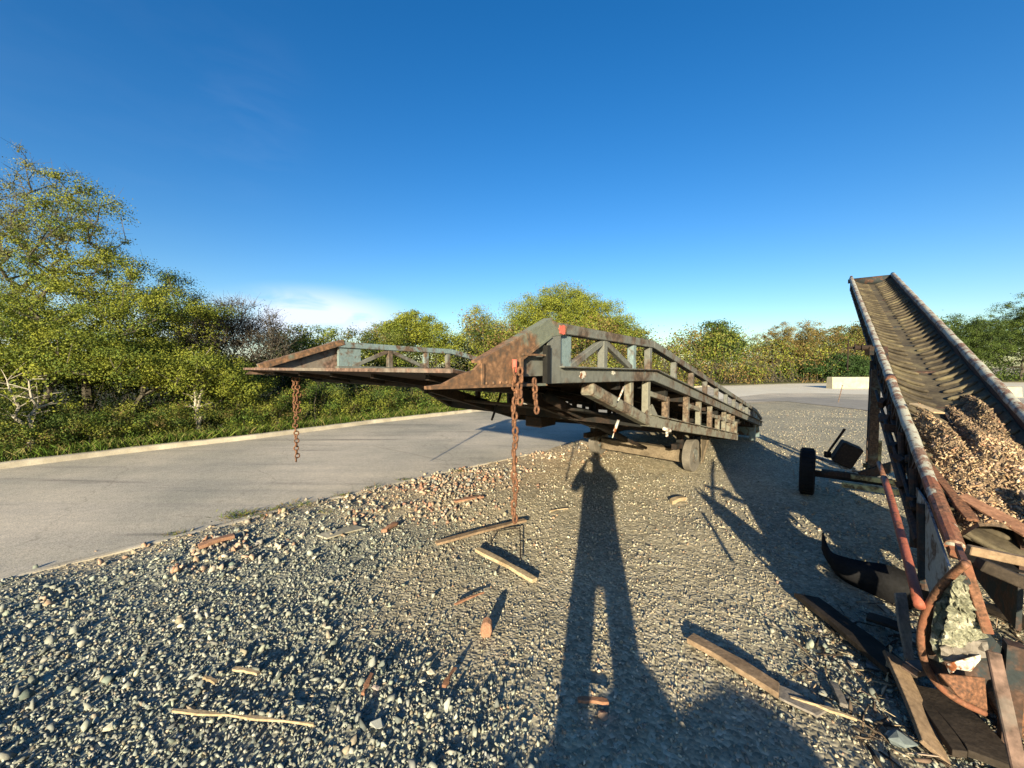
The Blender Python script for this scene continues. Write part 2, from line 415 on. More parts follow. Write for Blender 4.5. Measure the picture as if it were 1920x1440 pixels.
def coarse_mask(x, y):
    """1 = loose grey stone, 0 = trodden tan fines"""
    n = fbm(x * 1.3 + 5, y * 1.3, 4) - .47
    left = 1 / (1 + np.exp(-(-0.55 - 0.12 * (y - 2) - x + n * 2.2) * 5))
    left = left * (1 / (1 + np.exp((y - 3.9 - 0.28 * (-x) + n * 2) * 3.2)))
    bottom = 1 / (1 + np.exp(-(1.72 - y + n * 1.6 - 0.5 * (x > .2)) * 6)) / (1 + np.exp((x - .05 + n) * 9))
    right = 1 / (1 + np.exp(-(x - 1.38 + n * 1.3) * 7)) / (1 + np.exp((y - 2.15 + n) * 7))
    P_ = np.stack([np.ravel(x), np.ravel(y)], 1); dr = -seg_signed(P_, near_np).reshape(np.shape(x))
    edge = np.clip((dr - .10 - n * .9) / .35, 0, 1)
    return np.clip(left + bottom + right, 0, 1) * edge
def gh(x, y):
    P = np.stack([np.ravel(x), np.ravel(y)], 1)
    dr = -seg_signed(P, near_np).reshape(np.shape(x))       # >0 on our side of the road
    k = np.clip(dr / 0.8, 0, 1); k = k * k * (3 - 2 * k); k2 = np.clip((dr + .02) / .10, 0, 1) * np.clip(1 - dr / 1.6, 0, 1)
    c = coarse_mask(x, y)
    fade = np.clip(1 - (np.hypot(x, y) - 14) / 10, 0, 1)
    h = (0.012 * c + 0.045 * (fbm(x * 1.1, y * 1.1, 3) - .45) + (0.005 + 0.012 * c) * (fbm(x * 7, y * 7, 3) - .45)) * k * fade
    h = h + k2 * np.clip(.075 * (fbm(x * 2.6 + 7, y * 2.6, 4) - .36), -.002, .03) * fade
    return np.where(dr > -.02, h, 0.0) - 0.004
def gz(x, y): return float(gh(np.array([float(x)]), np.array([float(y)]))[0])

# ------------------------------------------------------------------ ground sheet
def warp_axis(lo, hi, fine_lo, fine_hi, step):
    a = list(np.arange(fine_lo, fine_hi, step)); s_ = step; x = a[-1]
    while x < hi: s_ *= 1.12; x += s_; a.append(x)
    s_ = step; x = a[0]; b = []
    while x > lo: s_ *= 1.12; x -= s_; b.append(x)
    return np.array(b[::-1] + a)
xs = warp_axis(-400, 400, -4.5, 5.5, 0.035); ys = warp_axis(-200, 600, 0.4, 7.5, 0.035)
X, Y = np.meshgrid(xs, ys, indexing='ij'); Z = gh(X, Y)
nx, ny = X.shape; idx = np.arange(nx * ny).reshape(nx, ny)
fc = np.stack([idx[:-1, :-1], idx[1:, :-1], idx[1:, 1:], idx[:-1, 1:]], -1).reshape(-1, 4)
cm = coarse_mask(X, Y); cm = np.where(np.hypot(X, Y) > 9, 0.12 + 0.2 * fbm(X * .3, Y * .3), cm)
me = np_mesh("gravel_ground", np.stack([X, Y, Z], -1).reshape(-1, 3), fc.ravel(), np.full(len(fc), 4), np.repeat(cm.reshape(-1, 1), 3, 1), "coarse")
dr_ = -seg_signed(np.stack([X.ravel(), Y.ravel()], 1), near_np)
xf, yf = X.ravel(), Y.ravel()
wm = np.exp(-(np.clip(dr_ - .5, 0, 9) / 1.1) ** 2) * np.clip((yf - 3.2) / 1.5, 0, 1) * np.clip((4 - xf) / 2, 0, 1) * np.clip((12 - yf) / 3, 0, 1)
wm = np.clip(np.maximum(wm, .5 * np.exp(-(np.clip(dr_, 0, 9) / .25) ** 2)) * (.35 + 1.1 * fbm(xf * 1.5, yf * 1.5)), 0, 1)
at_ = me.attributes.new("warm", 'FLOAT', 'POINT'); at_.data.foreach_set("value", wm.astype(np.float32))
me.polygons.foreach_set("use_smooth", np.ones(len(me.polygons), dtype=bool))
tag(link_mesh("gravel_ground", me, M['gravel']), "grey and tan gravel yard in the foreground", kind="structure")

def sheet(name, poly, z, m, **kw):
    me = bpy.data.meshes.new(name)
    from mathutils.geometry import tessellate_polygon
    me.from_pydata([(p[0], p[1], z) for p in poly], [], [t if (Vector(poly[t[1]][:2]) - Vector(poly[t[0]][:2])).cross(Vector(poly[t[2]][:2]) - Vector(poly[t[0]][:2])) > 0 else t[::-1]
                    for t in tessellate_polygon([[Vector((p[0], p[1], 0)) for p in poly]])])
    return tag(link_mesh(name, me, m), **kw)
sheet("road", [(p.x, p.y) for p in near] + [(p.x, p.y) for p in far[::-1]], 0.004, M['road'], label="pale worn concrete road between the gravel and the hedge", kind="structure")
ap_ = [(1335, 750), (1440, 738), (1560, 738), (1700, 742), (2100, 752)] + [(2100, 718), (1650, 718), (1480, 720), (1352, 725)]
sheet("paled_far_concrete", [tuple(G(*p).xy) for p in ap_], 0.008, M['far_paled'], label="pale concrete at the far side of the yard, lightened in colour for grazing light", kind="structure")
pp = [(1385, 752), (1480, 745), (1560, 747), (1640, 752), (1760, 765), (1760, 799), (1620, 769), (1480, 753.5)]
sheet("tarmac_patch", [tuple(G(*p).xy) for p in pp], 0.012, M['patch'], label="darker tarmac strip across the far yard", kind="structure")

# verge soil: one raised sheet behind the kerb
vs_ = [(p.x, p.y) for p in far]
nrm = []
for i, p in enumerate(far):
    a = far[max(i - 1, 0)]; b = far[min(i + 1, len(far) - 1)]; d = (b - a).normalized(); nrm.append(Vector((-d.y, d.x, 0)))
mb = MB(); rows = []
for off, z in ((0.0, -0.05), (0.11, 0.085), (0.7, 0.12), (2.2, 0.2), (6, 0.35), (60, 0.6)):
    rows.append([p + n * off + V(0, 0, z) for p, n in zip(far, nrm)])
k = len(far)
mb.add([p for r in rows for p in r], [(i * k + j, i * k + j + 1, (i + 1) * k + j + 1, (i + 1) * k + j) for i in range(len(rows) - 1) for j in range(k - 1)])
tag(mb.build("verge_ground", M['soil']), "dark soil bank behind the kerb", kind="structure")

def arc_points(poly, step):
    out = []
    for a, b in zip(poly[:-1], poly[1:]):
        n = max(1, int((b - a).length / step))
        out += [a.lerp(b, i / n) for i in range(n)]
    return out + [poly[-1]]
def strip(name, poly, prof, m, jit, **kw):
    pts = arc_points(poly, 0.25); mb = MB(); n = len(prof); vs = []; rn = random.Random(3)
    for i, p in enumerate(pts):
        a = pts[max(i - 1, 0)]; b = pts[min(i + 1, len(pts) - 1)]; d = (b - a).normalized(); q = V(-d.y, d.x, 0)
        jz = rn.uniform(-jit, jit); jx = rn.uniform(-jit, jit)
        vs += [p + q * (o + jx) + V(0, 0, z + (jz if z > 0 else 0)) for o, z in prof]
    mb.add(vs, [(i * n + j, i * n + j + 1, (i + 1) * n + j + 1, (i + 1) * n + j) for i in range(len(pts) - 1) for j in range(n - 1)])
    return tag(mb.build(name, m), **kw)
strip("kerb", far[:10], [(-0.015, -0.02), (-0.01, 0.085), (0.005, 0.095), (0.085, 0.10), (0.095, 0.0)], M['kerb'], 0.006, label="sunlit concrete kerb along the far side of the road", kind="structure")
strip("road_edging", near[:8], [(-0.09, -0.02), (-0.085, 0.006), (-0.06, 0.012), (-0.02, 0.012), (0.0, 0.0)], M['kerb'], 0.006, label="thin sandy edging between road and gravel", kind="structure")

# ------------------------------------------------------------------ loose stones
def hull_protos(n, npts, seed, flat_=(1, .75, .46)):
    rn = random.Random(seed); out = []
    for _ in range(n):
        bm = bmesh.new()
        for _ in range(npts):
            v = Vector((rn.gauss(0, 1), rn.gauss(0, 1), rn.gauss(0, 1))).normalized() * rn.uniform(.8, 1.05)
            bm.verts.new((v.x * flat_[0], v.y * flat_[1], v.z * flat_[2]))
        bmesh.ops.convex_hull(bm, input=bm.verts)
        bmesh.ops.delete(bm, geom=[v for v in bm.verts if not v.link_faces], context='VERTS')
        bm.verts.index_update()
        out.append((np.array([v.co[:] for v in bm.verts]), np.array([[v.index for v in f.verts] for f in bm.faces])))
        bm.free()
    return out
PROTO = hull_protos(60, 11, 5)
def rotmats(rng, n, tilt=1.0):
    a = rng.random(n) * 2 * np.pi; b = (rng.random(n) - .5) * np.pi * tilt; c = (rng.random(n) - .5) * np.pi * tilt
    ca, sa, cb, sb, cc_, sc_ = np.cos(a), np.sin(a), np.cos(b), np.sin(b), np.cos(c), np.sin(c)
    R = np.empty((n, 3, 3))
    R[:, 0, 0] = ca * cb; R[:, 0, 1] = ca * sb * sc_ - sa * cc_; R[:, 0, 2] = ca * sb * cc_ + sa * sc_
    R[:, 1, 0] = sa * cb; R[:, 1, 1] = sa * sb * sc_ + ca * cc_; R[:, 1, 2] = sa * sb * cc_ - ca * sc_
    R[:, 2, 0] = -sb; R[:, 2, 1] = cb * sc_; R[:, 2, 2] = cb * cc_
    return R
def scatter(protos, pos, size, colr, rng, tilt=1.0):
    n = len(pos); R = rotmats(rng, n, tilt); which = rng.integers(0, len(protos), n)
    VV, FF, CC = [], [], []; base = 0
    for k, (pv, pf) in enumerate(protos):
        i = np.nonzero(which == k)[0]
        if not len(i): continue
        v = np.einsum('nij,mj->nmi', R[i], pv) * size[i, None, None] + pos[i, None, :]
        m_ = len(pv)
        f = pf[None, :, :] + (base + np.arange(len(i)) * m_)[:, None, None]
        VV.append(v.reshape(-1, 3)); FF.append(f.reshape(-1, pf.shape[1])); CC.append(np.repeat(colr[i], m_, 0)); base += len(i) * m_
    return np.concatenate(VV), np.concatenate(FF), np.concatenate(CC)
def palette(rng, n, cols, wts, jit=0.13):
    c = np.array(cols)[rng.choice(len(cols), n, p=np.array(wts) / sum(wts))]
    return np.clip(c * (1 + jit * rng.standard_normal((n, 1))) * (1 + .025 * rng.standard_normal((n, 3))), .01, .75)
rng = np.random.default_rng(7)
GREY = [(.20, .215, .185), (.27, .285, .24), (.34, .35, .29), (.46, .455, .365), (.32, .28, .20), (.155, .17, .155)]
TAN = [(.37, .325, .235), (.45, .40, .29), (.28, .255, .195), (.56, .505, .38), (.38, .26, .17), (.24, .235, .20)]
def stone_field(n, ylo, yhi, smin, smax, keep, cols, wts, sink, tilt=1.0, power=2.0, xr=(-1.55, 1.6)):
    y = ylo + (yhi - ylo) * rng.random(n); x = (xr[0] + (xr[1] - xr[0]) * rng.random(n)) * (y + .9)
    P = np.stack([x, y], 1); dr = -seg_signed(P, near_np)
    c = coarse_mask(x, y)
    k = ((dr > 0.02) | ((dr > -.22) & (rng.random(n) < .05))) & (rng.random(n) < keep(x, y, c, dr))
    x, y, c = x[k], y[k], c[k]; n = len(x)
    s_ = smin + (smax - smin) * rng.random(n) ** power
    pos = np.stack([x, y, gh(x, y) + s_ * sink * (1 - .2 * rng.random(n))], 1)
    return pos, s_, palette(rng, n, cols, wts)
parts_ = []
# loose coarse stone, two layers
parts_.append(stone_field(125000, .35, 5.6, .008, .021, lambda x, y, c, d: c ** 1.2 * np.clip(2.2 / (y + .4), .4, 1), GREY, (5, 6, 5, 1.3, 2, 3), .18, .7, 1.5))
parts_.append(stone_field(120000, .35, 4.2, .003, .009, lambda x, y, c, d: c * np.clip(1.7 / (y + .3), .2, 1), GREY, (4, 5, 4, 3, 3, 1), .7))
parts_.append(stone_field(4500, .35, 4.6, .02, .042, lambda x, y, c, d: c ** 1.5 * .8, GREY, (4, 5, 4, 2.0, 1.5, 2), .4))
# trodden fines: small half-buried chips
parts_.append(stone_field(100000, .8, 9.0, .005, .014, lambda x, y, c, d: (1 - c) * np.clip(2.6 / y, .28, 1), TAN, (6, 4, 5, 1.8, .7, 3), .25, .6))
parts_.append(stone_field(30000, .8, 9.0, .007, .020, lambda x, y, c, d: (1 - c) * .45 * (fbm(x * 1.7 + 9, y * 1.7, 3) > .40), TAN, (4, 4, 4, 2.2, 1.0, 3), .35, .5, 2.5))
parts_.append(stone_field(90000, 3.0, 14.0, .010, .026, lambda x, y, c, d: (1 - c) * .5 * (fbm(x * 1.3 + 4, y * 1.3, 3) > .36), TAN, (4, 4, 4, 1.6, 1.0, 4), .15, .5, 1.8))
# broken flat chips along the road edge
parts_.append(stone_field(26000, 2.0, 8.6, .012, .05, lambda x, y, c, d: (d < 1.3) * np.exp(-d * 1.4) * .8 * (fbm(x * 2, y * 2, 3) > .42) * (x > -3.4), TAN, (3, 4, 2, 3, 2.4, 2), .3, .35, 2.0))
parts_.append(stone_field(40000, 3.8, 7.6, .012, .045, lambda x, y, c, d: (x > -2.4) * (x < .9) * np.exp(-((d - .8) / .8) ** 2) * .32 * (fbm(x * 2.2 + 3, y * 2.2, 3) > .50), [(.42, .34, .24), (.50, .42, .30), (.38, .24, .16), (.30, .27, .22), (.28, .17, .12)], (3, 2, 2, 3, 1), .15, .2, 2.0, (-1.2, .4)))
parts_.append(stone_field(60000, 2.4, 7.5, .014, .055, lambda x, y, c, d: (d < 1.5) * np.exp(-((d - .45) / .5) ** 2) * .5 * (fbm(x * 1.6 + 3, y * 1.6, 3) > .50) * (x > -3.2), [(.36, .20, .13), (.42, .30, .21), (.46, .39, .29), (.28, .27, .24), (.22, .13, .09)], (2, 3, 3, 3, 1), .2, .25, 2.2))
pos = np.concatenate([p[0] for p in parts_]); siz = np.concatenate([p[1] for p in parts_]); clr = np.concatenate([p[2] for p in parts_])
v_, f_, c_ = scatter(PROTO, pos, siz, clr, rng)
me = np_mesh("loose_gravel", v_, f_.ravel(), np.full(len(f_), 3), c_)
tag(link_mesh("loose_gravel", me, M['stone']), "loose crushed stone and chippings spread over the yard", kind="stuff")

# ------------------------------------------------------------------ foliage
def leaf_arrays(centres, size, rng, cols, up=0.35, aspect=0.62, outw=None):
    n = len(centres)
    nrm_ = rng.standard_normal((n, 3)) * (.62 if outw is not None else 1)
    if outw is not None: nrm_ += 1.25 * outw / (np.linalg.norm(outw, axis=1, keepdims=True) + 1e-6)
    nrm_[:, 2] += up * 1.3; nrm_[:, 1] -= 0.2
    nrm_ /= np.linalg.norm(nrm_, axis=1, keepdims=True)
    t = rng.standard_normal((n, 3)); t -= (t * nrm_).sum(1, keepdims=True) * nrm_; t /= np.linalg.norm(t, axis=1, keepdims=True)
    b = np.cross(nrm_, t); s = size * (0.6 + 0.8 * rng.random((n, 1)))
    v = np.stack([centres - t * s, centres + b * s * aspect + nrm_ * s * .15, centres + t * s, centres - b * s * aspect + nrm_ * s * .15], 1)
    return v.reshape(-1, 3), np.arange(n * 4), np.repeat(cols, 4, 0)
def leaf_cols(rng, n, a, b, cl):
    """mix of two greens; cl = per-leaf cluster value 0..1"""
    k = np.clip(cl + .25 * rng.standard_normal(n), 0, 1)[:, None]
    c = np.array(a) * (1 - k) + np.array(b) * k
    return np.clip(c * (1 + .18 * rng.standard_normal((n, 1))), .006, .5)
class Skeleton:
    """limbs grown from a base out to every target point, thick where many meet"""
    def __init__(s, base, targets, rng, r_tip=0.006, step=0.25, trunk_top=None, expo=0.5):
        s.p = [Vector(base)]; s.par = [-1]
        if trunk_top is not None:
            tt = Vector(trunk_top); n = max(3, int((tt - s.p[0]).length / step))
            for i in range(1, n + 1):
                q = Vector(base).lerp(tt, i / n) + Vector(rng.normal(0, .035, 3)) * (1 if i < n else 0); s.p.append(q); s.par.append(len(s.p) - 2)
        b = np.array(base, dtype=float); T = sorted([np.array(t) for t in targets], key=lambda t: np.linalg.norm(t - b))
        for t in T:
            P = np.array([q[:] for q in s.p]); d = np.linalg.norm(P - t, axis=1)
            back = np.maximum(0, P[:, 2] - t[2] + 0.15) * 1.5            # limbs climb
            j = int(np.argmin(d + back)); p0 = Vector(P[j]); tv = Vector(t); L_ = (tv - p0).length
            n = max(1, int(L_ / step)); prev = j; bend = Vector(rng.normal(0, .12, 3)) * L_
            for i in range(1, n + 1):
                u = i / n; q = p0.lerp(tv, u) + bend * math.sin(u * math.pi) * .5 + (Vector(rng.normal(0, .03, 3)) if i < n else Vector((0, 0, 0)))
                s.p.append(q); s.par.append(prev); prev = len(s.p) - 1
        cnt = [0] * len(s.p); kids = [0] * len(s.p)
        for i in range(len(s.p) - 1, 0, -1):
            if kids[i] == 0: cnt[i] = 1
            cnt[s.par[i]] += cnt[i]; kids[s.par[i]] += 1
        s.r = [r_tip * max(c, 1) ** expo for c in cnt]
    def mesh(s, mb, n=6, rmin=0.0):
        for i in range(1, len(s.p)):
            j = s.par[i]
            if s.r[i] < rmin: continue
            mb.tube([s.p[j], s.p[i]], [min(s.r[j], s.r[i] * 1.5), s.r[i]], n if s.r[i] > .02 else (4 if s.r[i] > 0.008 else 3))
def in_lobes(rng, lobes, n):
    """points spread through a union of ellipsoids (cx,cy,cz,rx,ry,rz)"""
    vol = np.array([l[3] * l[4] * l[5] for l in lobes]); ks = rng.choice(len(lobes), n, p=vol / vol.sum())
    u = rng.standard_normal((n, 3)); u /= np.linalg.norm(u, axis=1, keepdims=True); u *= (rng.random((n, 1)) ** .45)
    Lb = np.array(lobes)[ks]
    return Lb[:, :3] + u * Lb[:, 3:]
def make_plant_meshes(name, seed, base, lobes, n_cl, per, lsize, a, b, trunk_top=None, r_tip=.006, spread=.2, bark='bark', up=.35, twig=0):
    """crown and trunk meshes of one plant, with the plant's base at the origin"""
    rg = np.random.default_rng(seed)
    T = in_lobes(rg, lobes, n_cl)
    T[:, 2] = np.maximum(T[:, 2], 0.15)
    sk = Skeleton((0, 0, 0), T, rg, r_tip, trunk_top=trunk_top)
    mb = MB(); sk.mesh(mb)
    if twig:
        P = np.array([q[:] for q in sk.p])
        for i in rg.integers(max(1, len(P) // 3), len(P), twig):
            d = Vector(rg.normal(0, 1, 3)); d.z = abs(d.z) + .3; d.normalize(); p = Vector(P[i])
            q = p + d * rg.uniform(.15, .4); mb.tube([p, q], [.004, .0015], 3)
    tm = bpy.data.meshes.new(name + "_trunk"); tm.from_pydata([tuple(p) for p in mb.v], [], mb.f); tm.materials.append(M[bark])
    cv = rg.random(n_cl)
    ids = np.repeat(np.arange(n_cl), per); ids = ids[rg.random(len(ids)) < (0.35 + 0.65 * rg.random(n_cl))[ids]]
    sp = spread * (0.6 + .8 * rg.random(n_cl))[ids][:, None]
    C = T[ids] + np.clip(rg.standard_normal((len(ids), 3)), -1.9, 1.9) * sp * np.array([1, 1, .6])
    C[:, 2] = np.maximum(C[:, 2], .03)
    v, f, c = leaf_arrays(C, lsize, rg, leaf_cols(rg, len(ids), a, b, cv[ids]), up, outw=C - T[ids])
    cmsh = np_mesh(name + "_crown", v, f, np.full(len(v) // 4, 4), c); cmsh.materials.append(M['leaf'])
    return tm, cmsh
def place_plant(kind, meshes, loc, scale=(1, 1, 1), rz=0.0, label="", cat="shrub", group=None):
    o = thing(kind, loc, label, cat, group); o.scale = scale; o.rotation_euler = (0, 0, rz)
    for nm, me in zip(("trunk", "crown"), meshes):
        if me is None: continue
        ch = bpy.data.objects.new(nm, me); col.objects.link(ch); ch.parent = o
    return o
farl = far_np
def back(px, off):
    """the spot on the sight line of column px that lies off metres behind the kerb line"""
    lo, hi = 3.0, 120.0
    for _ in range(40):
        m_ = (lo + hi) / 2; p = np.array([[(px - 960) / F * m_, m_]])
        if seg_signed(p, farl)[0] > off: hi = m_
        else: lo = m_
    return Vector(((px - 960) / F * hi, hi, 0.1))
def topz(py, y): return CAMZ + (HOR - py) / F * y

YG = (.22, .235, .03); MG = (.085, .125, .022); DG = (.028, .05, .016); BR = (.17, .115, .045); PG = (.15, .165, .05)
# --- the big trees at the left
def tree_at(kind, seed, px, off, top_py, lobes, n_cl, per, ls, a, b, label, trunk_h=.35, r_tip=.006, spread=.2, bark='bark', group=None, twig=0, cat="tree", base=None, lean=(0, 0)):
    p = base or back(px, off); H = topz(top_py, p.y) - p.z
    lb = [(l[0] * H, l[1] * H, l[2] * H, l[3] * H, l[4] * H, l[5] * H) for l in lobes]
    tt = (lean[0] * H, lean[1] * H, trunk_h * H) if trunk_h else None
    ms = make_plant_meshes(kind, seed, None, lb, n_cl, per, ls, a, b, tt, r_tip, spread, bark, twig=twig)
    return place_plant(kind, ms, p, label=label, cat=cat, group=group)
tree_at("oak_tree", 21, 165, 2.6, 335,
        [(-.02, 0, .72, .20, .2, .26), (-.22, 0, .52, .22, .22, .20), (.17, 0, .52, .24, .22, .16), (.38, 0, .45, .16, .18, .12), (.05, -.05, .42, .38, .25, .14), (.02, 0, .9, .12, .12, .09), (-.36, 0, .42, .14, .2, .14)],
        330, 330, .0175, MG, YG, "tall green tree with forked trunk, tallest leafy crown by the road", .34, .0075, .13, group="trees behind the kerb", twig=500)
tree_at("ash_tree", 22, 72, 4.2, 288,
        [(.0, 0, .8, .17, .16, .18), (-.14, 0, .66, .2, .2, .2), (.10, 0, .70, .13, .2, .18), (.04, 0, .93, .07, .1, .07)],
        300, 130, .016, (.13, .135, .05), (.19, .20, .07), "thin pale budding tree at the left edge, taller than the rest", .4, .0065, .10, group="trees behind the kerb", twig=500)
tree_at("hawthorn_tree", 23, 318, 3.6, 490,
        [(-.05, 0, .7, .3, .25, .26), (.2, 0, .55, .24, .22, .2), (0, 0, .4, .4, .25, .2)],
        260, 320, .018, DG, MG, "dark green tree just right of the tallest leafy tree", .35, .006, .13, group="trees behind the kerb", twig=250)
tree_at("blackthorn_tree", 24, 448, 2.0, 552,
        [(0, 0, .7, .32, .25, .25), (.22, 0, .58, .22, .22, .22), (-.2, 0, .6, .25, .25, .22)],
        420, 34, .020, (.05, .04, .035), (.08, .07, .05), "nearly bare dark thorny tree left of the ramp lip", .3, .0045, .14, group="trees behind the kerb", twig=2600)
tree_at("elder_bush", 25, 60, 1.9, 590, [(0, 0, .74, .7, .4, .24), (-.5, 0, .62, .4, .4, .2), (.5, 0, .64, .45, .35, .2)], 170, 380, .018, YG, MG,
        "yellow green bush at the left edge under the pale tree", .0, .006, .13, cat="bush")
tree_at("elder_bush", 26, 235, 1.7, 625, [(0, 0, .74, .7, .4, .24), (.6, 0, .66, .4, .4, .2)], 160, 380, .018, YG, MG,
        "yellow green bush below the tall forked tree", .0, .006, .13, cat="bush")
tree_at("elder_bush", 27, 372, 1.5, 655, [(0, 0, .72, .6, .4, .25), (.4, 0, .6, .4, .4, .25)], 150, 360, .018, MG, YG,
        "bright green bush above the young twin stemmed tree", .0, .006, .13, cat="bush")
tree_at("sycamore_tree", 28, 590, 2.8, 606, [(0, 0, .7, .45, .3, .26), (-.3, 0, .5, .35, .3, .2), (.35, 0, .55, .3, .3, .2)], 220, 220, .025, MG, YG,
        "round green bush tree rising behind the left end of the ramp lip", .3, .006, .14)
tree_at("field_maple_tree", 29, 772, 3.0, 578, [(0, 0, .78, .32, .25, .18), (-.24, 0, .6, .3, .25, .24), (.26, 0, .62, .28, .25, .22)], 300, 260, .027, YG, (.11,.15,.025),
        "small round tree showing above the far guard rail of the ramp", .4, .006, .14)
tree_at("willow_tree", 30, 905, 3.5, 575, [(-.04, 0, .8, .2, .25, .18), (.15, 0, .7, .2, .25, .18), (0, 0, .5, .45, .25, .3)], 240, 150, .03, PG, YG,
        "sparse pale tree just left of the ramp's peak", .35, .006, .24, twig=300)
tree_at("oak_tree", 31, 1055, 5.5, 532, [(-.02, 0, .80, .30, .3, .18), (-.30, 0, .66, .28, .3, .22), (.28, 0, .68, .30, .3, .19), (.52, 0, .52, .26, .3, .19), (0, 0, .45, .62, .3, .26)], 760, 330, .038, YG, (.14,.18,.03),
        "broad yellow green tree behind the ramp's peak", .35, .009, .30, twig=200)
tree_at("elm_tree", 32, 1180, 3.0, 628, [(0, 0, .6, .7, .4, .32)], 110, 170, .05, MG, YG,
        "low green tree behind the ramp's flat deck", .2, .007, .28)
tree_at("hawthorn_tree", 33, 1340, 2.5, 602, [(0, 0, .78, .26, .25, .2), (-.15, 0, .55, .3, .3, .2), (.15, 0, .55, .3, .3, .2)], 130, 170, .07, DG, MG,
        "lone dark pointed tree above the hedge right of the ramp", .4, .01, .3)
tree_at("willow_tree", 34, 1490, 2.2, 596, [(0, 0, .74, .45, .4, .22), (-.35, 0, .6, .35, .3, .2), (.4, 0, .62, .35, .3, .2), (0, 0, .4, .8, .3, .22)], 380, 120, .045, BR, (.19, .17, .05),
        "reddish brown twiggy willow beyond the far yard", .2, .008, .2, twig=900)
tree_at("laurel_bush", 35, 1560, .9, 658, [(0, 0, .5, 1.15, .6, .45), (-.6, 0, .4, .7, .6, .36), (.6, 0, .45, .8, .6, .4)], 170, 220, .07, DG, (.04, .085, .02),
        "dark green rounded bush behind the pale concrete block", .0, .008, .3, cat="bush")
tree_at("beech_tree", 36, 1600, 3.0, 600, [(0, 0, .75, .3, .3, .22), (.1, 0, .5, .4, .3, .25)], 130, 150, .07, (.1, .09, .03), (.15, .14, .04),
        "brown green tree behind the conveyor legs", .3, .008, .3, twig=200)
tree_at("holly_tree", 37, 1800, .6, 583, [(0, 0, .6, .42, .35, .36), (-.25, 0, .4, .35, .35, .3), (.3, 0, .6, .3, .35, .3)], 360, 230, .045, DG, MG,
        "dark evergreen tree right of the conveyor belt", .3, .008, .22)
tree_at("holly_tree", 38, 1915, .8, 548, [(0, 0, .68, .34, .3, .3), (-.2, 0, .42, .36, .35, .3), (.3, 0, .5, .4, .3, .34)], 400, 230, .045, DG, MG,
        "taller dark evergreen tree at the right edge of the picture", .3, .008, .22, twig=250)
# --- saplings in front of the thicket
def sapling(px, base_py, top_py, label, stems, seed):
    p = G(px, base_py, .1); H = topz(top_py, p.y) - p.z; rg = np.random.default_rng(seed)
    root = thing("sapling", p, label, "sapling"); mb = MB(); tips = []
    for (dx, dy) in stems:
        pts = [p + V(0, 0, -.05)]; 
        for i in range(1, 9): u = i / 8; pts.append(p + V(dx * u * H + rg.normal(0, .03), dy * u * H + rg.normal(0, .03), u * H * .85))
        mb.tube(pts, [.042 * (1 - .75 * i / 8) for i in range(9)], 7)
        for i in range(3, 9):
            for _ in range(3):
                d = Vector((rg.normal(0, 1), rg.normal(0, .6), abs(rg.normal(.3, .5)))).normalized() * rg.uniform(.2, .5)
                mb.tube([pts[i], pts[i] + d * .5 + V(0, 0, .02), pts[i] + d], [.009, .006, .003], 4); tips += [pts[i] + d * u for u in (.5, .8, 1)]
    mb.build("trunk", M['barkpale'], root)
    T = np.array([t[:] for t in tips]) - np.array(p); ids = rg.integers(0, len(T), 500); C = T[ids] + rg.normal(0, .07, (500, 3))
    v, f, c = leaf_arrays(C, .028, rg, leaf_cols(rg, 500, YG, MG, rg.random(500)))
    link_mesh("crown", np_mesh("sapling_crown", v, f, np.full(500, 4), c), M['leaf'], root)
sapling(64, 848, 690, "slim pale sapling with one stem near the left edge by the kerb", [(.02, 0), (-.35, .05)], 3)
sapling(374, 816, 655, "young twin stemmed tree with pale bark beside the kerb", [(-.03, 0), (.03, .03)], 4)

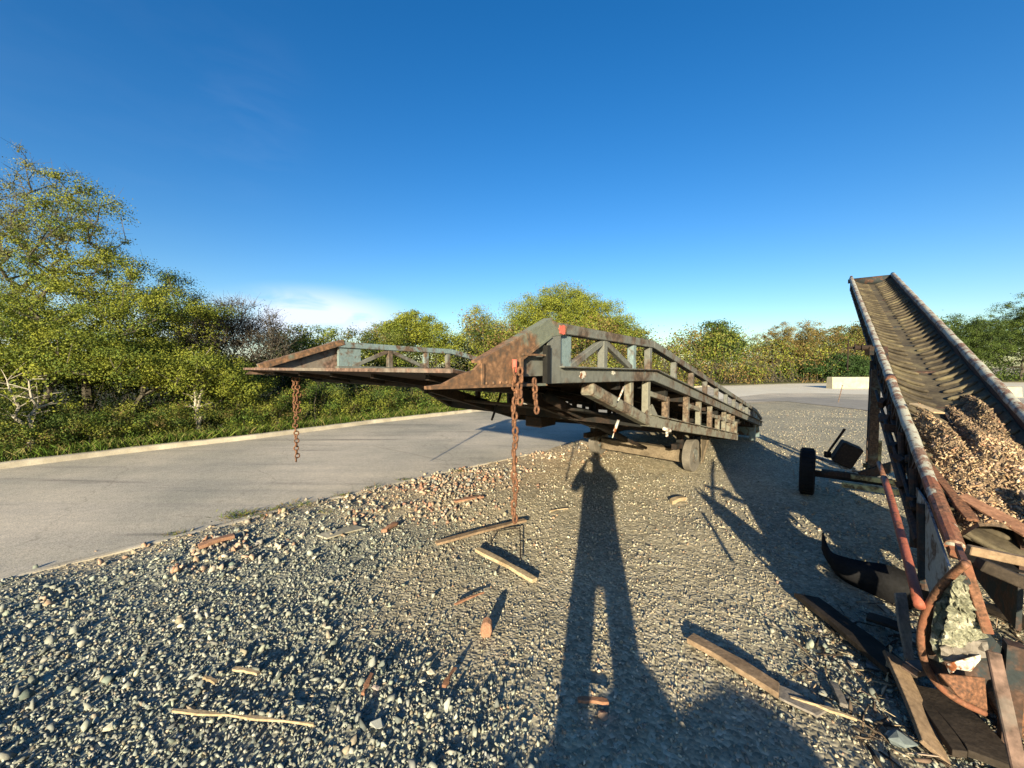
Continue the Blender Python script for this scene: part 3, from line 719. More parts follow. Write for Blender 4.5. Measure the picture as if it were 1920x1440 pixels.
# --- thicket, brambles, far hedge and grass: nobody could count them
def thicket(name, label, px0, px1, n_cl, per, ls, o0, o1, hfun, cols, seed, spread=.2, hpow=1.0, twigs=0):
    rg = np.random.default_rng(seed); C0 = []
    u = rg.random(n_cl); offs = o0 + (o1 - o0) * rg.random(n_cl)
    for i in range(n_cl):
        px = px0 + (px1 - px0) * u[i]; p = back(px, offs[i]); h = hfun(px, p.y)
        C0.append((p.x, p.y, .12 + h * rg.random() ** hpow))
    C0 = np.array(C0); ids = np.repeat(np.arange(n_cl), per); ids = ids[rg.random(len(ids)) < (.4 + .6 * rg.random(n_cl))[ids]]
    dist = C0[ids][:, 1:2] / 10
    C = C0[ids] + rg.standard_normal((len(ids), 3)) * spread * (np.clip(dist, .7, 3)) * np.array([1, 1, .7]); C[:, 2] = np.maximum(C[:, 2], .1)
    ci = rg.integers(0, len(cols), n_cl); A = np.array([cols[k][0] for k in ci]); B = np.array([cols[k][1] for k in ci])
    k = rg.random((len(ids), 1)); cc_ = A[ids] * (1 - k) + B[ids] * k; cc_ = np.clip(cc_ * (1 + .2 * rg.standard_normal((len(ids), 1))), .006, .5)
    v, f, c = leaf_arrays(C, ls * np.clip(dist, .8, 3), rg, cc_, outw=C - C0[ids])
    o = link_mesh(name, np_mesh(name, v, f, np.full(len(v) // 4, 4), c), M['leaf'])
    tag(o, label, kind="stuff")
    if twigs:
        mb = MB()
        for _ in range(twigs):
            px = px0 + (px1 - px0) * rg.random(); p = back(px, o0 + (o1 - o0) * rg.random() * .6); h = hfun(px, p.y)
            a = p + V(0, 0, 0); d = V(rg.normal(0, .35), rg.normal(0, .3), 1).normalized(); q = a + d * h * rg.uniform(.5, 1.1); m_ = a.lerp(q, .5) + V(rg.normal(0, .1), 0, rg.normal(0, .05))
            r = rg.uniform(.004, .009) * max(1, p.y / 10); mb.tube([a, m_, q], [r, r * .8, r * .3], 4)
        tag(mb.build(name.replace("thicket", "stems").replace("brambles", "bramble_stems"), M['bark']), "bare stems tangled through the " + name.replace("_", " "), kind="stuff")
G3 = [(DG, MG), (MG, YG), (DG, DG), (BR, MG), (MG, PG)]
thicket("hedge_thicket", "dense green thicket behind the kerb, left half of the picture", -120, 1000, 520, 240, .019, 1.6, 5.0,
        lambda px, y: (topz(655 if px < 500 else (626 if px < 700 else 628), y)), G3, 51, .11, .8, 160)
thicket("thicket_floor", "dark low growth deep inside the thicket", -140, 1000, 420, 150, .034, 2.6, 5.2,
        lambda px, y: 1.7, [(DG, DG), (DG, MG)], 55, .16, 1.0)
thicket("brambles", "low bramble and nettle growth at the foot of the thicket", -120, 960, 900, 170, .0175, .35, 1.7,
        lambda px, y: .15 + .85 * float(fbm(np.array([px / 60.]), np.array([y / 3.]), 3)[0]) * (1.3 if y < 9 else 1.6), [(MG, YG), (MG, (.10, .17, .03)), (BR, MG), (DG, MG), (PG, YG)], 52, .11, .9, 90)
thicket("far_hedge", "long far hedge of green and brown scrub behind the yard", 880, 1660, 1200, 100, .026, .5, 4,
        lambda px, y: topz((636 if px > 1200 else 618) + 12 * math.sin(px / 37.) + 8 * math.sin(px / 13.), y), [(MG, YG), (BR, (.16, .15, .04)), (DG, MG), (BR, BR), (PG, YG)], 53, .16, .9, 500)
thicket("right_hedge", "dark hedge base at the far right behind the belt", 1640, 2250, 800, 80, .028, .5, 4,
        lambda px, y: topz(606, y), [(DG, MG), (DG, DG), (MG, MG)], 54, .16, .9)
def blades(name, label, P, hmin, hmax, wd, cols, seed, lean=.35):
    rg = np.random.default_rng(seed); n = len(P); a = rg.random(n) * 2 * np.pi; h = hmin + (hmax - hmin) * rg.random(n)
    dx = np.stack([np.cos(a), np.sin(a), 0 * a], 1) * wd; ln = rg.standard_normal((n, 3)) * lean * h[:, None]; ln[:, 2] = h
    v = np.stack([P - dx, P + dx, P + ln * .55 + dx * .6, P + ln * 1.0 * np.array([1.3, 1.3, 1])], 1).reshape(-1, 3)
    c = np.repeat(palette(rg, n, cols, [1] * len(cols)), 4, 0)
    return tag(link_mesh(name, np_mesh(name, v, np.arange(n * 4), np.full(n, 4), c), M['leaf']), label, kind="stuff")
rg = np.random.default_rng(61); pts = []
ap = [p for p in arc_points(far[:9], .05)]
for _ in range(42000):
    i = rg.integers(0, len(ap) - 1); a = ap[i]; d = (ap[i + 1] - ap[max(i - 1, 0)]).normalized(); o = .12 + 1.1 * rg.random() ** 1.3
    pts.append((a.x - d.y * o + rg.normal(0, .03), a.y + d.x * o + rg.normal(0, .03), .085 + .03 * o))
blades("verge_grass", "strip of grass along the back of the kerb", np.array(pts), .05, .2, .005, [(.10, .17, .02), (.15, .2, .03), (.07, .12, .02), (.22, .2, .07)], 62)
pts = []
for px, py, s_, n in ((455, 968, .12, 260), (520, 958, .07, 120), (560, 948, .1, 160), (640, 930, .05, 60), (700, 915, .06, 70), (330, 1003, .06, 60), (860, 885, .06, 50), (760, 900, .05, 60), (610, 962, .05, 60)):
    g = G(px, py)
    for _ in range(n): pts.append((g.x + rg.normal(0, s_), g.y + rg.normal(0, s_ * .6), -.0))
blades("edge_weeds", "small weed tufts at the gravel edge of the road", np.array(pts), .01, .05, .004, [(.10, .15, .03), (.18, .19, .05), (.2, .13, .05)], 63, .8)

# ------------------------------------------------------------------ mobile loading ramp
M['lipdark'] = rusty('shaded_lip_steel', (.05, .04, .035), .5, rust=(.06, .032, .02), scale=6)  # lip colour darkened to carry the shade on its underside
M['dusty'] = concrete('dusty_tyre_rubber', (.11, .10, .085), (.20, .18, .15), 8)
RA = 0.6973
RN = V(0.0145, 1.893, 0); Ra = V(math.sin(RA), math.cos(RA), 0); Rw = V(-Ra.y, Ra.x, 0)
RW, SJ, RH, SE = 2.56, 1.81, 0.335, 8.4
def dz(s): return 1.511 - 0.0193 * s if s <= SJ else 1.476 - 0.18 * (s - SJ)
def R(s, t, h=0.0): return RN + Ra * s + Rw * t + V(0, 0, dz(s) + h)
def Rz(s, t, z): return RN + Ra * s + Rw * t + V(0, 0, z)
def at_s(px, t=0.0):                     # how far along the side t a picture column falls
    b = RN + Rw * t; q = (px - 960) / F
    return (b.x - q * b.y) / (q * Ra.y - Ra.x)
ramp_o = thing("loading_ramp", RN + Ra * 4.2 + Rw * 1.28, "long rusty steel mobile loading ramp sloping down from a raised lip to the gravel", "loading ramp")
B = 0.004
# deck: plate, side chords, rails, posts
deck = MB()
for a, b in ((0.05, SJ), (SJ, SE)):
    deck.add([R(a, .06, .03), R(b, .06, .03), R(b, RW - .06, .03), R(a, RW - .06, .03), R(a, .06, .045), R(b, .06, .045), R(b, RW - .06, .045), R(a, RW - .06, .045)],
             [(3, 2, 1, 0), (4, 5, 6, 7), (0, 1, 5, 4), (1, 2, 6, 5), (2, 3, 7, 6), (3, 0, 4, 7)])
deck.build("deck", M['ramp_dark'], ramp_o)
cb = MB()
s_ = 0.2
while s_ < SE - .1:
    cb.beam(R(s_, .05, .0 if s_ < 1 else -.02), R(s_, RW - .05, .0 if s_ < 1 else -.02), .06, .05 if s_ < 1 else .09); s_ += .55
for t in (.7, 1.28, 1.86): cb.beam(R(.1, t, -.0), R(SJ, t, -.0), .05, .05); cb.beam(R(SJ, t, -.035), R(SE, t, -.035), .05, .06)
cb.build("deck_beam", M['ramp_dark'], ramp_o)
lip = MB()
e0, e1 = Rz(-.42, -.02, 1.572), Rz(-.42, RW + .04, 1.568); h0, h1 = R(.12, -.0, -.012), R(.12, RW, -.012)
lip.add([e0, e1, h1, h0, e0 + V(0, 0, .014), e1 + V(0, 0, .014), h1 + V(0, 0, .016), h0 + V(0, 0, .016)], [(3, 2, 1, 0), (4, 5, 6, 7), (0, 1, 5, 4), (1, 2, 6, 5), (2, 3, 7, 6), (3, 0, 4, 7)])
lo_ = lip.build("lip", M['lipdark'], ramp_o, bevel=.002)
eb_ = MB(); eb_.beam(e0 + V(0, 0, .008) - Ra * .006, e1 + V(0, 0, .008) - Ra * .006, .012, .018); eb_.build('lip_lit_edge', M['ramp_brown'], lo_)  # lit front edge of the lip put in as a lighter strip
hb = MB(); hb.tube([R(.1, .05, -.03), R(.1, RW - .05, -.03)], .025, 8)
for i in range(5): hb.beam(R(.1, .3 + i * .5, -.03), Rz(-.3, .3 + i * .5, 1.545), .03, .03)
hb.build("hinge", M['ramp_dark'], lo_)
def side(t, sg, near_side):
    ch = MB()
    ch.beam(R(.34, t, .042), R(SJ, t, .042), .07, .088); ch.beam(R(SJ, t, .042), R(SE, t, .042), .07, .088)
    ch.beam(R(.34, t, .09) + Rw * sg * -.02, R(SJ, t, .09) + Rw * sg * -.02, .1, .01); ch.beam(R(SJ, t, .09) + Rw * sg * -.02, R(SE, t, .09) + Rw * sg * -.02, .1, .01)
    ch.build("side_beam", M['ramp_paint'], ramp_o, bevel=B)
    tc_ = MB()
    tc_.beam(R(.34, t, RH - .03), R(SJ, t, RH - .03), .07, .058); tc_.beam(R(SJ, t, RH - .03), R(7.6, t, RH - .07), .07, .058)
    tc_.beam(R(7.6, t, RH - .07), R(SE, t, .16), .07, .055)
    tc_.build("guard_rail", M['ramp_paint'] if near_side else M['ramp_blue'], ramp_o, bevel=B)
    pw = ((.42, .17) if near_side else (.47, .24), (.93, .055), (1.42, .06), (1.76, .055))
    for s0, wd in pw:
        p = MB(); p.beam(R(s0, t, .085), R(s0, t, RH - .058), .05 if wd < .1 else .03, wd, up=Ra)
        p.build("post", M['ramp_blue'] if s0 < .6 or s0 == 1.42 else M['ramp_paint'], ramp_o, bevel=B)
    s0 = 2.44
    while s0 < 7.3:
        p = MB(); p.beam(R(s0, t, .085), R(s0, t, RH - .055 - (s0 - SJ) * .007), .05, .055, up=Ra); p.build("post", M['ramp_paint'], ramp_o, bevel=B); s0 += .60
    for a, b in ((R(.5, t, .09), R(.93, t, RH - .06)), (R(.93, t, RH - .06), R(1.42, t, .09))):
        p = MB(); p.beam(a, b, .04, .04); p.build("brace", M['ramp_paint'], ramp_o, bevel=B)
    p = MB(); p.prism([R(7.35, t, .086), R(8.38, t, .086), R(8.38, t, .15), R(7.62, t, RH - .1), R(7.35, t, RH - .095)], Rw * .02); p.build("end_plate", M['ramp_blue'], ramp_o)
    # cheek plate beside the lip
    p = MB(); tt = t - sg * .036
    def q(s, z): return RN + Ra * s + Rw * tt + V(0, 0, z)
    p.prism([q(-.57, 1.524), q(-.49, 1.530), q(-.394, 1.566), q(-.321, 1.583), q(-.28, 1.613), q(.252, 1.843), q(.411, 1.822), q(.40, 1.775), q(.252, 1.757), q(-.018, 1.628), q(-.018, 1.498), q(-.57, 1.512)] if near_side else
            [q(-.42, 1.53), q(-.34, 1.59), q(.33, 1.845), q(.46, 1.845), q(.46, 1.595), q(.2, 1.51)], Rw * .014)
    ck = p.build("cheek_plate", M['ramp_cheek'] if near_side else M['ramp_brown'], ramp_o)
    p = MB()
    if near_side: p.beam(q(-.285, 1.618) + Rw * sg * .02, q(.262, 1.852) + Rw * sg * .02, .055, .012)
    if near_side: p.beam(q(-.56, 1.518), q(.2, 1.503), .04, .012)
    else: p.beam(R(-.33, t, .075) + V(0, 0, .0), Rz(.40, t, 1.835), .08, .05)
    if near_side:
        p.beam(q(-.275, 1.61), q(-.275, 1.505), .03, .014, up=Ra); p.beam(q(-.01, 1.635), q(-.01, 1.50), .035, .02, up=Ra); p.beam(q(-.01, 1.63), q(.25, 1.757), .03, .012)
        for i in range(6): p.box(q(-.24 + i * .045, 1.525), .010, .03, .010)
        r_ = MB(); r_.prism([q(-.02, 1.547), q(.34, 1.547), q(.34, 1.80), q(.25, 1.77), q(-.02, 1.64)], Rw * .010)
        for v_i in range(len(r_.v)): r_.v[v_i] = tuple(Vector(r_.v[v_i]) + Rw * .03)
        r_.build("recess_plate", M['ramp_paint'], ramp_o)
        r_ = MB(); r_.prism([q(.225, 1.505), q(.35, 1.505), q(.35, 1.79), q(.225, 1.75)], Rw * .008); r_.build("upright_plate", M['ramp_paint'], ramp_o)
        r_ = MB(); r_.beam(q(.0, 1.655) + Rw * -.01, q(.2, 1.655) + Rw * -.01, .02, .01); r_.build("recess_rib", M['ramp_cheek'], ramp_o)
    p.build("edge_bead", M['ramp_cheek'], ck)
side(0.0, 1, True); side(RW, -1, False)
# fish-bellied trusses under the deck
def under(t, m, inner):
    lc = MB(); a = R(.78 if inner < 0 else 1.22, t, -.05); b = Rz(1.78, t, 1.13); e = Rz(5.75, t, .42)
    lc.beam(a, b, .09, .085, ext=.03); lc.build("bent_tube", m, ramp_o, bevel=.012)
    lc = MB(); lc.beam(b, e, .075, .09, ext=.02); lc.beam(b + V(0, 0, .06), e + V(0, 0, .06), .10, .012); lc.build("lower_chord", m, ramp_o, bevel=B)
    cs = [1.42, 1.78, 2.28, 2.95, 3.45, 4.0, 4.45, 4.85, 5.2, 5.5, 5.73]
    for i, s0 in enumerate(cs):
        zl = 1.43 - (s0 - .78) * .31 if s0 < 1.78 else 1.13 - (s0 - 1.78) * .179
        top = dz(s0) - .0 if (i % 4 != 2) else dz(s0) - .085
        p = MB(); p.beam(Rz(s0, t, zl + .04), Rz(s0, t, top), .055, .06, up=Ra); p.build("strut", m, ramp_o, bevel=B)
    for s0, s1, h in ((1.80, 2.30, -.11), (2.95, 3.45, -.10), (4.0, 5.5, -.12)):
        p = MB(); p.beam(R(s0, t, h), R(s1, t, h), .05, .045); p.build("tie_bar", m, ramp_o, bevel=B)
    p = MB(); p.prism([Rz(1.60, t + inner * .03, 1.17), Rz(2.05, t + inner * .03, 1.10), Rz(1.84, t + inner * .03, 1.27)], Rw * .012); p.build("gusset", m, ramp_o)
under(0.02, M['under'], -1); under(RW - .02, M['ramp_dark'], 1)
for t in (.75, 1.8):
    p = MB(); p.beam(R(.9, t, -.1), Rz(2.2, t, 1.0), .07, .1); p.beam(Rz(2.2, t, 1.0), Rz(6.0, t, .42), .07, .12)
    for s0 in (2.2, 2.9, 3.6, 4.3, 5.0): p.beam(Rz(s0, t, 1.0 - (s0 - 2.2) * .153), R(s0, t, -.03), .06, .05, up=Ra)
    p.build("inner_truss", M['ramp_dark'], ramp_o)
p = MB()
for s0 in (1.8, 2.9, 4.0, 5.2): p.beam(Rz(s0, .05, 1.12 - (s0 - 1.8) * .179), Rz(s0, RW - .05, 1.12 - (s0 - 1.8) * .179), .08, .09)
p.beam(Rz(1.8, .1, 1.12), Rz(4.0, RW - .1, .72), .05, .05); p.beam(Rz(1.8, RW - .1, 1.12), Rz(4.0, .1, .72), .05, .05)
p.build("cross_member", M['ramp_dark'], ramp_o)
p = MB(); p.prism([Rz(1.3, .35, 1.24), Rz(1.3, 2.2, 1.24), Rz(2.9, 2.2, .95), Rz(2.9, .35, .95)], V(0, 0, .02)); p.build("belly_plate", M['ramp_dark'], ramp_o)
p = MB(); p.box(Rz(2.1, 1.35, .98), .3, .22, .12, Matrix.Rotation(math.pi / 2 - RA, 3, 'Z')); p.build("pump_box", M['ramp_dark'], ramp_o, bevel=.01)
p = MB(); p.tube([Rz(1.0, .5, 1.36), Rz(3.4, .9, .62)], .04, 10); p.tube([Rz(3.2, .86, .68), Rz(4.4, 1.0, .33)], .024, 10); p.build("hydraulic_ram", M['ramp_dark'], ramp_o, smooth=True)
p = MB(); p.tube([R(1.42, 1.35, -.15), Rz(1.55, 1.6, 1.02)], .012, 6); p.build("hose", M['rubber'], ramp_o)
# running gear
Wc = [G(1296, 882) + V(0, 0, .24), G(1122, 850) + V(0, 0, .24)]
axd = (Wc[1] - Wc[0]).normalized()
for i, c in enumerate(Wc):
    wh = MB(); wh.disc(c, axd, .12, .25, .12, 36, .08); wo_ = wh.build("wheel", M['dusty'], ramp_o, smooth=False)
    rm = MB(); rm.disc(c, axd, .03, .125, .12, 24, .3); rm.build("rim", M['ramp_paint'], wo_)
p = MB(); p.beam(Wc[0] + axd * .1 + V(0, 0, -.03), Wc[1] - axd * .1 + V(0, 0, -.03), .16, .19)
ax_o = p.build("axle_beam", M['axlewood'], ramp_o, bevel=.01)
p = MB(); p.beam(Wc[0] + axd * .12 + V(0, -.09, -.02), Wc[1] - axd * .16 + V(0, -.09, -.02), .03, .035); p.build("axle_rib", M['ramp_brown'], ax_o)
p = MB()
c = Wc[0]
p.prism([c - axd * .12 + Ra * .05 + V(0, 0, .3), c - axd * .12 + Ra * .62 + V(0, 0, .28), c - axd * .12 + Ra * .52 + V(0, 0, .1), c - axd * .12 + Ra * .1 + V(0, 0, -.12)], axd * .012)
p.beam(c - axd * .13 + Ra * .12 + V(0, 0, -.1), c - axd * .13 + Ra * .5 + V(0, 0, .26), .03, .04)
p.build("mudguard", M['axlewood'], ramp_o)
p = MB()
for t in (.55, 2.0): p.beam(Rz(4.6, t, .36), Rz(4.6, t, .66), .09, .09, up=Ra); p.beam(Rz(5.2, t, .3), R(5.2, t, -.05), .06, .06, up=Ra); p.beam(Rz(4.3, t, .42), Rz(6.2, t, .33), .07, .08)
p.build("bogie_frame", M['ramp_dark'], ramp_o)
# foot end
p = MB(); p.add([R(SE, .02, -.02), R(SE, RW, -.02), R(SE + .1, RW, -.24), R(SE + .1, .02, -.24), R(SE, .02, .09), R(SE, RW, .09), R(SE + .14, RW, -.22), R(SE + .14, .02, -.22)],
                [(3, 2, 1, 0), (4, 5, 6, 7), (0, 1, 5, 4), (1, 2, 6, 5), (2, 3, 7, 6), (3, 0, 4, 7)])
for t in (.1, RW - .1): p.beam(R(SE - .25, t, .0), Rz(SE - .25, t, .0), .1, .1, up=Ra)
p.build("foot_flap", M['ramp_blue'], ramp_o)
# winding handle and jack rod beside the bent tube, paint splashes
p = MB(); a = Rz(1.12, -.07, 1.45); b = Rz(1.03, -.07, 1.36)
p.tube([a, a.lerp(b, .5), b], [.009, .007, .004], 8); a2 = Rz(1.0, -.07, 1.30)
p.build('jack_handle', M['white'], ramp_o, smooth=True); p = MB(); p.tube([Rz(1.06, -.06, 1.22), Rz(1.0, -.06, 1.15)], [.011, .010], 8); p.tube([Rz(1.0, -.06, 1.15), Rz(.97, -.06, 1.11)], .004, 6)
p.build("jack_rod", M['white'], ramp_o, smooth=True)
p = MB(); p.tube([Rz(2.08, -.04, 1.03), Rz(2.2, -.05, 1.0)], .018, 8); p.tube([Rz(2.12, -.05, 1.0), Rz(2.12, -.05, .955)], .012, 8); p.build("grease_cap", M['white'], ramp_o)
rn = random.Random(5)
def splash(c, sx, sz, m, name):
    p = MB(); pts_ = []
    for i in range(14):
        t_ = 2 * math.pi * i / 14; r = rn.uniform(.6, 1.1); pts_.append(c + Ra * math.cos(t_) * sx * r + V(0, 0, math.sin(t_) * sz * r))
    p.prism(pts_, Rw * .003); p.build(name, m, ramp_o)
splash(R(.60, -.0385, .045), .045, .024, M['white'], "paint_mark"); splash(R(1.02, -.0385, .06), .03, .018, M['white'], "paint_mark")
splash(Rz(.355, -.047, 1.80), .040, .026, M['redmark'], "paint_mark")
# broken slab of rust and litter lying in the gutter of the deck
p = MB()
p.beam(R(.2, -.05, .0), R(.2, -.05, .2), .03, .03, up=Ra); p.build("hook_bar", M['ramp_dark'], ramp_o)

# ------------------------------------------------------------------ chains
def chain(top, length, label, link=.050, wd=.036, r=.0065, doubled=0.0, sway=.006, hook=False):
    o = thing("chain", top - V(0, 0, length), label, "chain", "rusty chains hanging from the ramp")
    rn_ = random.Random(int(length * 1000))
    def run(dx, z0, z1, name):
        mb = MB(); z = z0; i = 0
        while z > z1:
            c = top + V(dx + rn_.uniform(-sway, sway), rn_.uniform(-sway, sway), z - link / 2); ang = (math.pi / 2 if i % 2 else 0) + .6 + rn_.uniform(-.35, .35)
            x = V(math.cos(ang), math.sin(ang), rn_.uniform(-.1, .1)); pts = []
            for j in range(12):
                t = 2 * math.pi * j / 12; zz = math.sin(t) * .5; pts.append(c + x * math.cos(t) * (wd / 2 - r) + V(0, 0, (zz + (.22 if zz > 0 else -.22) * abs(math.sin(t)) ** .5) * (link - 2 * r) / 1.44 * 1.0))
            mb.tube(pts, r, 6, closed=True); z -= link - 2.3 * r; i += 1
        mb.build(name, M['rust'], o, smooth=True)
    run(0, 0, -length, "hanging_run")
    if doubled: run(.028, 0, -doubled, "looped_run")
    if hook:
        mb = MB(); pts = [top + V(.0, 0, .03 - u) for u in (0, .03, .06)]; mb.tube(pts, .012, 8); mb.build("shackle", M['redmark'], o, smooth=True)
    return o
chain(Rz(-.075, -.06, 1.60), .72, "long rusty chain hanging from the near cheek plate, close to the camera", doubled=.16, hook=True)
chain(Rz(.09, -.06, 1.545), .165, "short rusty looped chain beside the long near chain")
chain(Rz(-.05, RW + .0, 1.50), .74, "rusty chain hanging from the far corner of the lip over the road", doubled=.3, wd=.05)

# ------------------------------------------------------------------ elevator conveyor
S1 = G(1345, 845)
lo, hi = 0.5, 7.0
for _ in range(50):
    m_ = (lo + hi) / 2; P = S1 - SUN_V * m_; q = (P.x / (P.y * cP - (P.z - CAMZ) * sP))
    if q * F + 960 < 1712: lo = m_
    else: hi = m_
CP = S1 - SUN_V * lo
CD = ray(1536, 367).normalized(); CH = V(CD.x, CD.y, 0).normalized(); CR = V(CH.y, -CH.x, 0); CU = CR.cross(CD).normalized()
if CU.z < 0: CU = -CU
def k_at(px):
    lo, hi = -6.0, 12.0
    for _ in range(50):
        m_ = (lo + hi) / 2; P = CP + CD * m_; q = P.x / (P.y * cP - (P.z - CAMZ) * sP) * F + 960
        if q > px: lo = m_
        else: hi = m_
    return lo
K0, K1 = k_at(1852), k_at(1596); CW = 0.64
print("conveyor", CP, "K", K0, K1, "top", CP + CD * K1, "tail", CP + CD * K0)
def C(k, a=0.0, u=0.0): return CP + CD * k + CR * a + CU * u
conv = thing("conveyor", V(C(2.6, .3).x, C(2.6, .3).y, 0), "tall old elevator conveyor with ribbed belt rising to the upper right", "conveyor")
KT = K0 + .75                                   # where the belt starts
for a, nm in ((0.0, 'l'), (CW, 'r')):
    k0 = K0 + .52 if a == 0 else K0 - .3
    n = 60; pts = [C(k0 + (K1 - k0) * i / n, a + .002 * math.sin(i * 1.7), .003 * math.sin(i * 2.3)) for i in range(n + 1)]
    p = MB(); p.tube(pts, .036, 12); ro = p.build("side_rail", M['rail'], conv, smooth=True)
    if a == 0:
        p = MB()
        p.tube([C(k0 + .55 * i / 8, .001 * (i % 2), 0) for i in range(9)] + [C(k0 + .62, 0, 0)], [.039, .038, .039, .038, .039, .038, .038, .038, .038, .036], 12)
        p.beam(C(k0 - .03, 0, -.03), C(K0 + 1.0, 0, -.03), .04, .05, up=CU); p.build("rusty_shoe", M['hoop'], ro)
        p = MB(); b_ = C(K0 + 2.95, 0, 0); p.tube([b_ - CD * .06, b_ + CD * .06], .042, 12); p.build("clamp", M['hoop'], ro, smooth=True)
# side lattice
for a, sg in ((-.005, -1), (CW + .005, 1)):
    p = MB(); p.beam(C(K0 + .9, a, -.26), C(K1 - .15, a, -.20), .035, .04, up=CU); p.build("lower_chord", M['convdark'], conv, bevel=.003)
    n = 26; lat = MB(); 
    for i in range(n):
        k_ = K0 + 1.0 + (K1 - K0 - 1.2) * i / n; dk = (K1 - K0 - 1.2) / n
        lat.beam(C(k_, a, -.25), C(k_ + dk * .55, a, -.04), .022, .022, up=CR); lat.beam(C(k_ + dk * .55, a, -.04), C(k_ + dk, a, -.24), .022, .022, up=CR)
        lat.beam(C(k_ + dk, a, -.24), C(k_ + dk, a, -.02), .02, .035, up=CR)
    lat.build("lattice", M['convdark'], conv)
    p = MB(); p.prism([C(K0 + 1.0, a, -.03), C(K0 + 4.3, a, -.03), C(K0 + 4.3, a, -.13), C(K0 + 1.0, a, -.16)], CR * .008); p.prism([C(K0 + 4.3, a, -.03), C(K1, a, -.03), C(K1, a, -.10), C(K0 + 4.3, a, -.11)], CR * .006); p.build("side_plate", M['convdark'], conv)
p = MB()
for a in (.028, CW - .028): p.prism([C(KT - .1, a, -.0), C(K1 - .08, a, -.0), C(K1 - .08, a, -.14), C(KT - .1, a, -.16)], CR * .006)
p.build("side_skirt", M['convdark'], conv)
p = MB(); p.prism([C(K0 + .9, .012, -.03), C(K0 + 3.9, .012, -.03), C(K0 + 3.9, .012, -.22), C(K0 + 2.1, .012, -.26), C(K0 + .9, .012, -.50)], CR * .006); p.build("rubber_apron", M['rubber'], conv)
# idler roller brackets seen along the left side
for i in range(9):
    k_ = K0 + 1.7 + i * .95
    if k_ > K1 - .2: break
    p = MB(); p.tube([C(k_, -.03, -.17), C(k_, CW + .03, -.17)], .03, 10); p.build("idler_roller", M['convdark'], conv, smooth=True)
# belt: troughed surface with chevron ribs
def bu(f): return -.055 - .095 * (1 - (2 * f - 1) ** 2) ** .8
nk, na = 120, 16; vs = []; fs = []
for i in range(nk + 1):
    k_ = KT + (K1 - .04 - KT) * i / nk
    for j in range(na + 1):
        f = j / na; vs.append(C(k_, .035 + (CW - .07) * f, bu(f) + .006 * math.sin(i * .7 + f * 3)))
m1 = na + 1
for i in range(nk):
    for j in range(na): fs.append((i * m1 + j, i * m1 + j + 1, (i + 1) * m1 + j + 1, (i + 1) * m1 + j))
p = MB(); p.add(vs, fs); bo = p.build("belt", M['belt'], conv, smooth=True)
sol = bo.modifiers.new("thick", 'SOLIDIFY'); sol.thickness = .012; sol.offset = -1
p = MB(); k_ = KT + .05
rn = random.Random(8)
while k_ < K1 - .15:
    for s0, s1 in ((.03, .42), (.97, .58)):
        pts = []
        for j in range(9):
            f = s0 + (s1 - s0) * j / 8
            pts.append(C(k_ + .13 * (1 - abs(2 * f - 1)) ** 1.0 * -1, .035 + (CW - .07) * f, bu(f) + .012))
        p.tube(pts, [.010] + [.019] * 7 + [.008], 5)
    k_ += .165
p.build("belt_rib", M['belt'], bo, smooth=True)
p = MB(); p.tube([C(K1 - .03, .03, -.09), C(K1 - .03, CW - .03, -.09)], .085, 16); p.build("head_drum", M['convdark'], conv, smooth=True)
p = MB(); p.tube([C(K1 - .02, -.05, -.06), C(K1 - .02, .0, -.06)], .045, 10); p.tube([C(K1 + .02, -.02, .0), C(K1 + .02, .02, .0)], .05, 10); p.build("head_bearing", M['convdark'], conv)
# return belt and underside clutter
p = MB(); p.prism([C(KT, .05, -.25), C(K1 - .1, .05, -.19), C(K1 - .1, CW - .05, -.19), C(KT, CW - .05, -.25)], CU * .012); p.build("return_belt", M['rubber'], conv)
# chalky side panel near the tail
p = MB(); p.prism([C(K0 + .02, -.03, -.06), C(K0 + .95, -.03, -.05), C(K0 + 1.25, -.03, -.13), C(K0 + 1.0, -.03, -.46), C(K0 + .45, -.03, -.42), C(K0 + .05, -.03, -.26)], CR * .01); p.build("side_panel", M['panel'], conv)
p = MB()
for k_, u0, u1, r in ((1.0, -.09, -.52, .03), (1.35, -.05, -.5, .024), (1.9, -.05, -.42, .02)): p.tube([C(K0 + k_, -.04, u0), C(K0 + k_ - .25, -.03, u1)], r, 8)
p.tube([C(K0 + .9, -.05, -.30), C(K0 + 2.9, -.04, -.36)], .03, 8); p.tube([C(K0 + 1.1, -.06, -.2), C(K0 + 3.4, -.05, -.3)], .014, 6)
for i in range(7): p.box(C(K0 + 1.2 + i * .28, -.05, -.22 - .04 * (i % 2)), .07, .04, .08, Euler((i, .4 * i, .3)).to_matrix())
p.build("drive_gear", M['convdark'], conv)
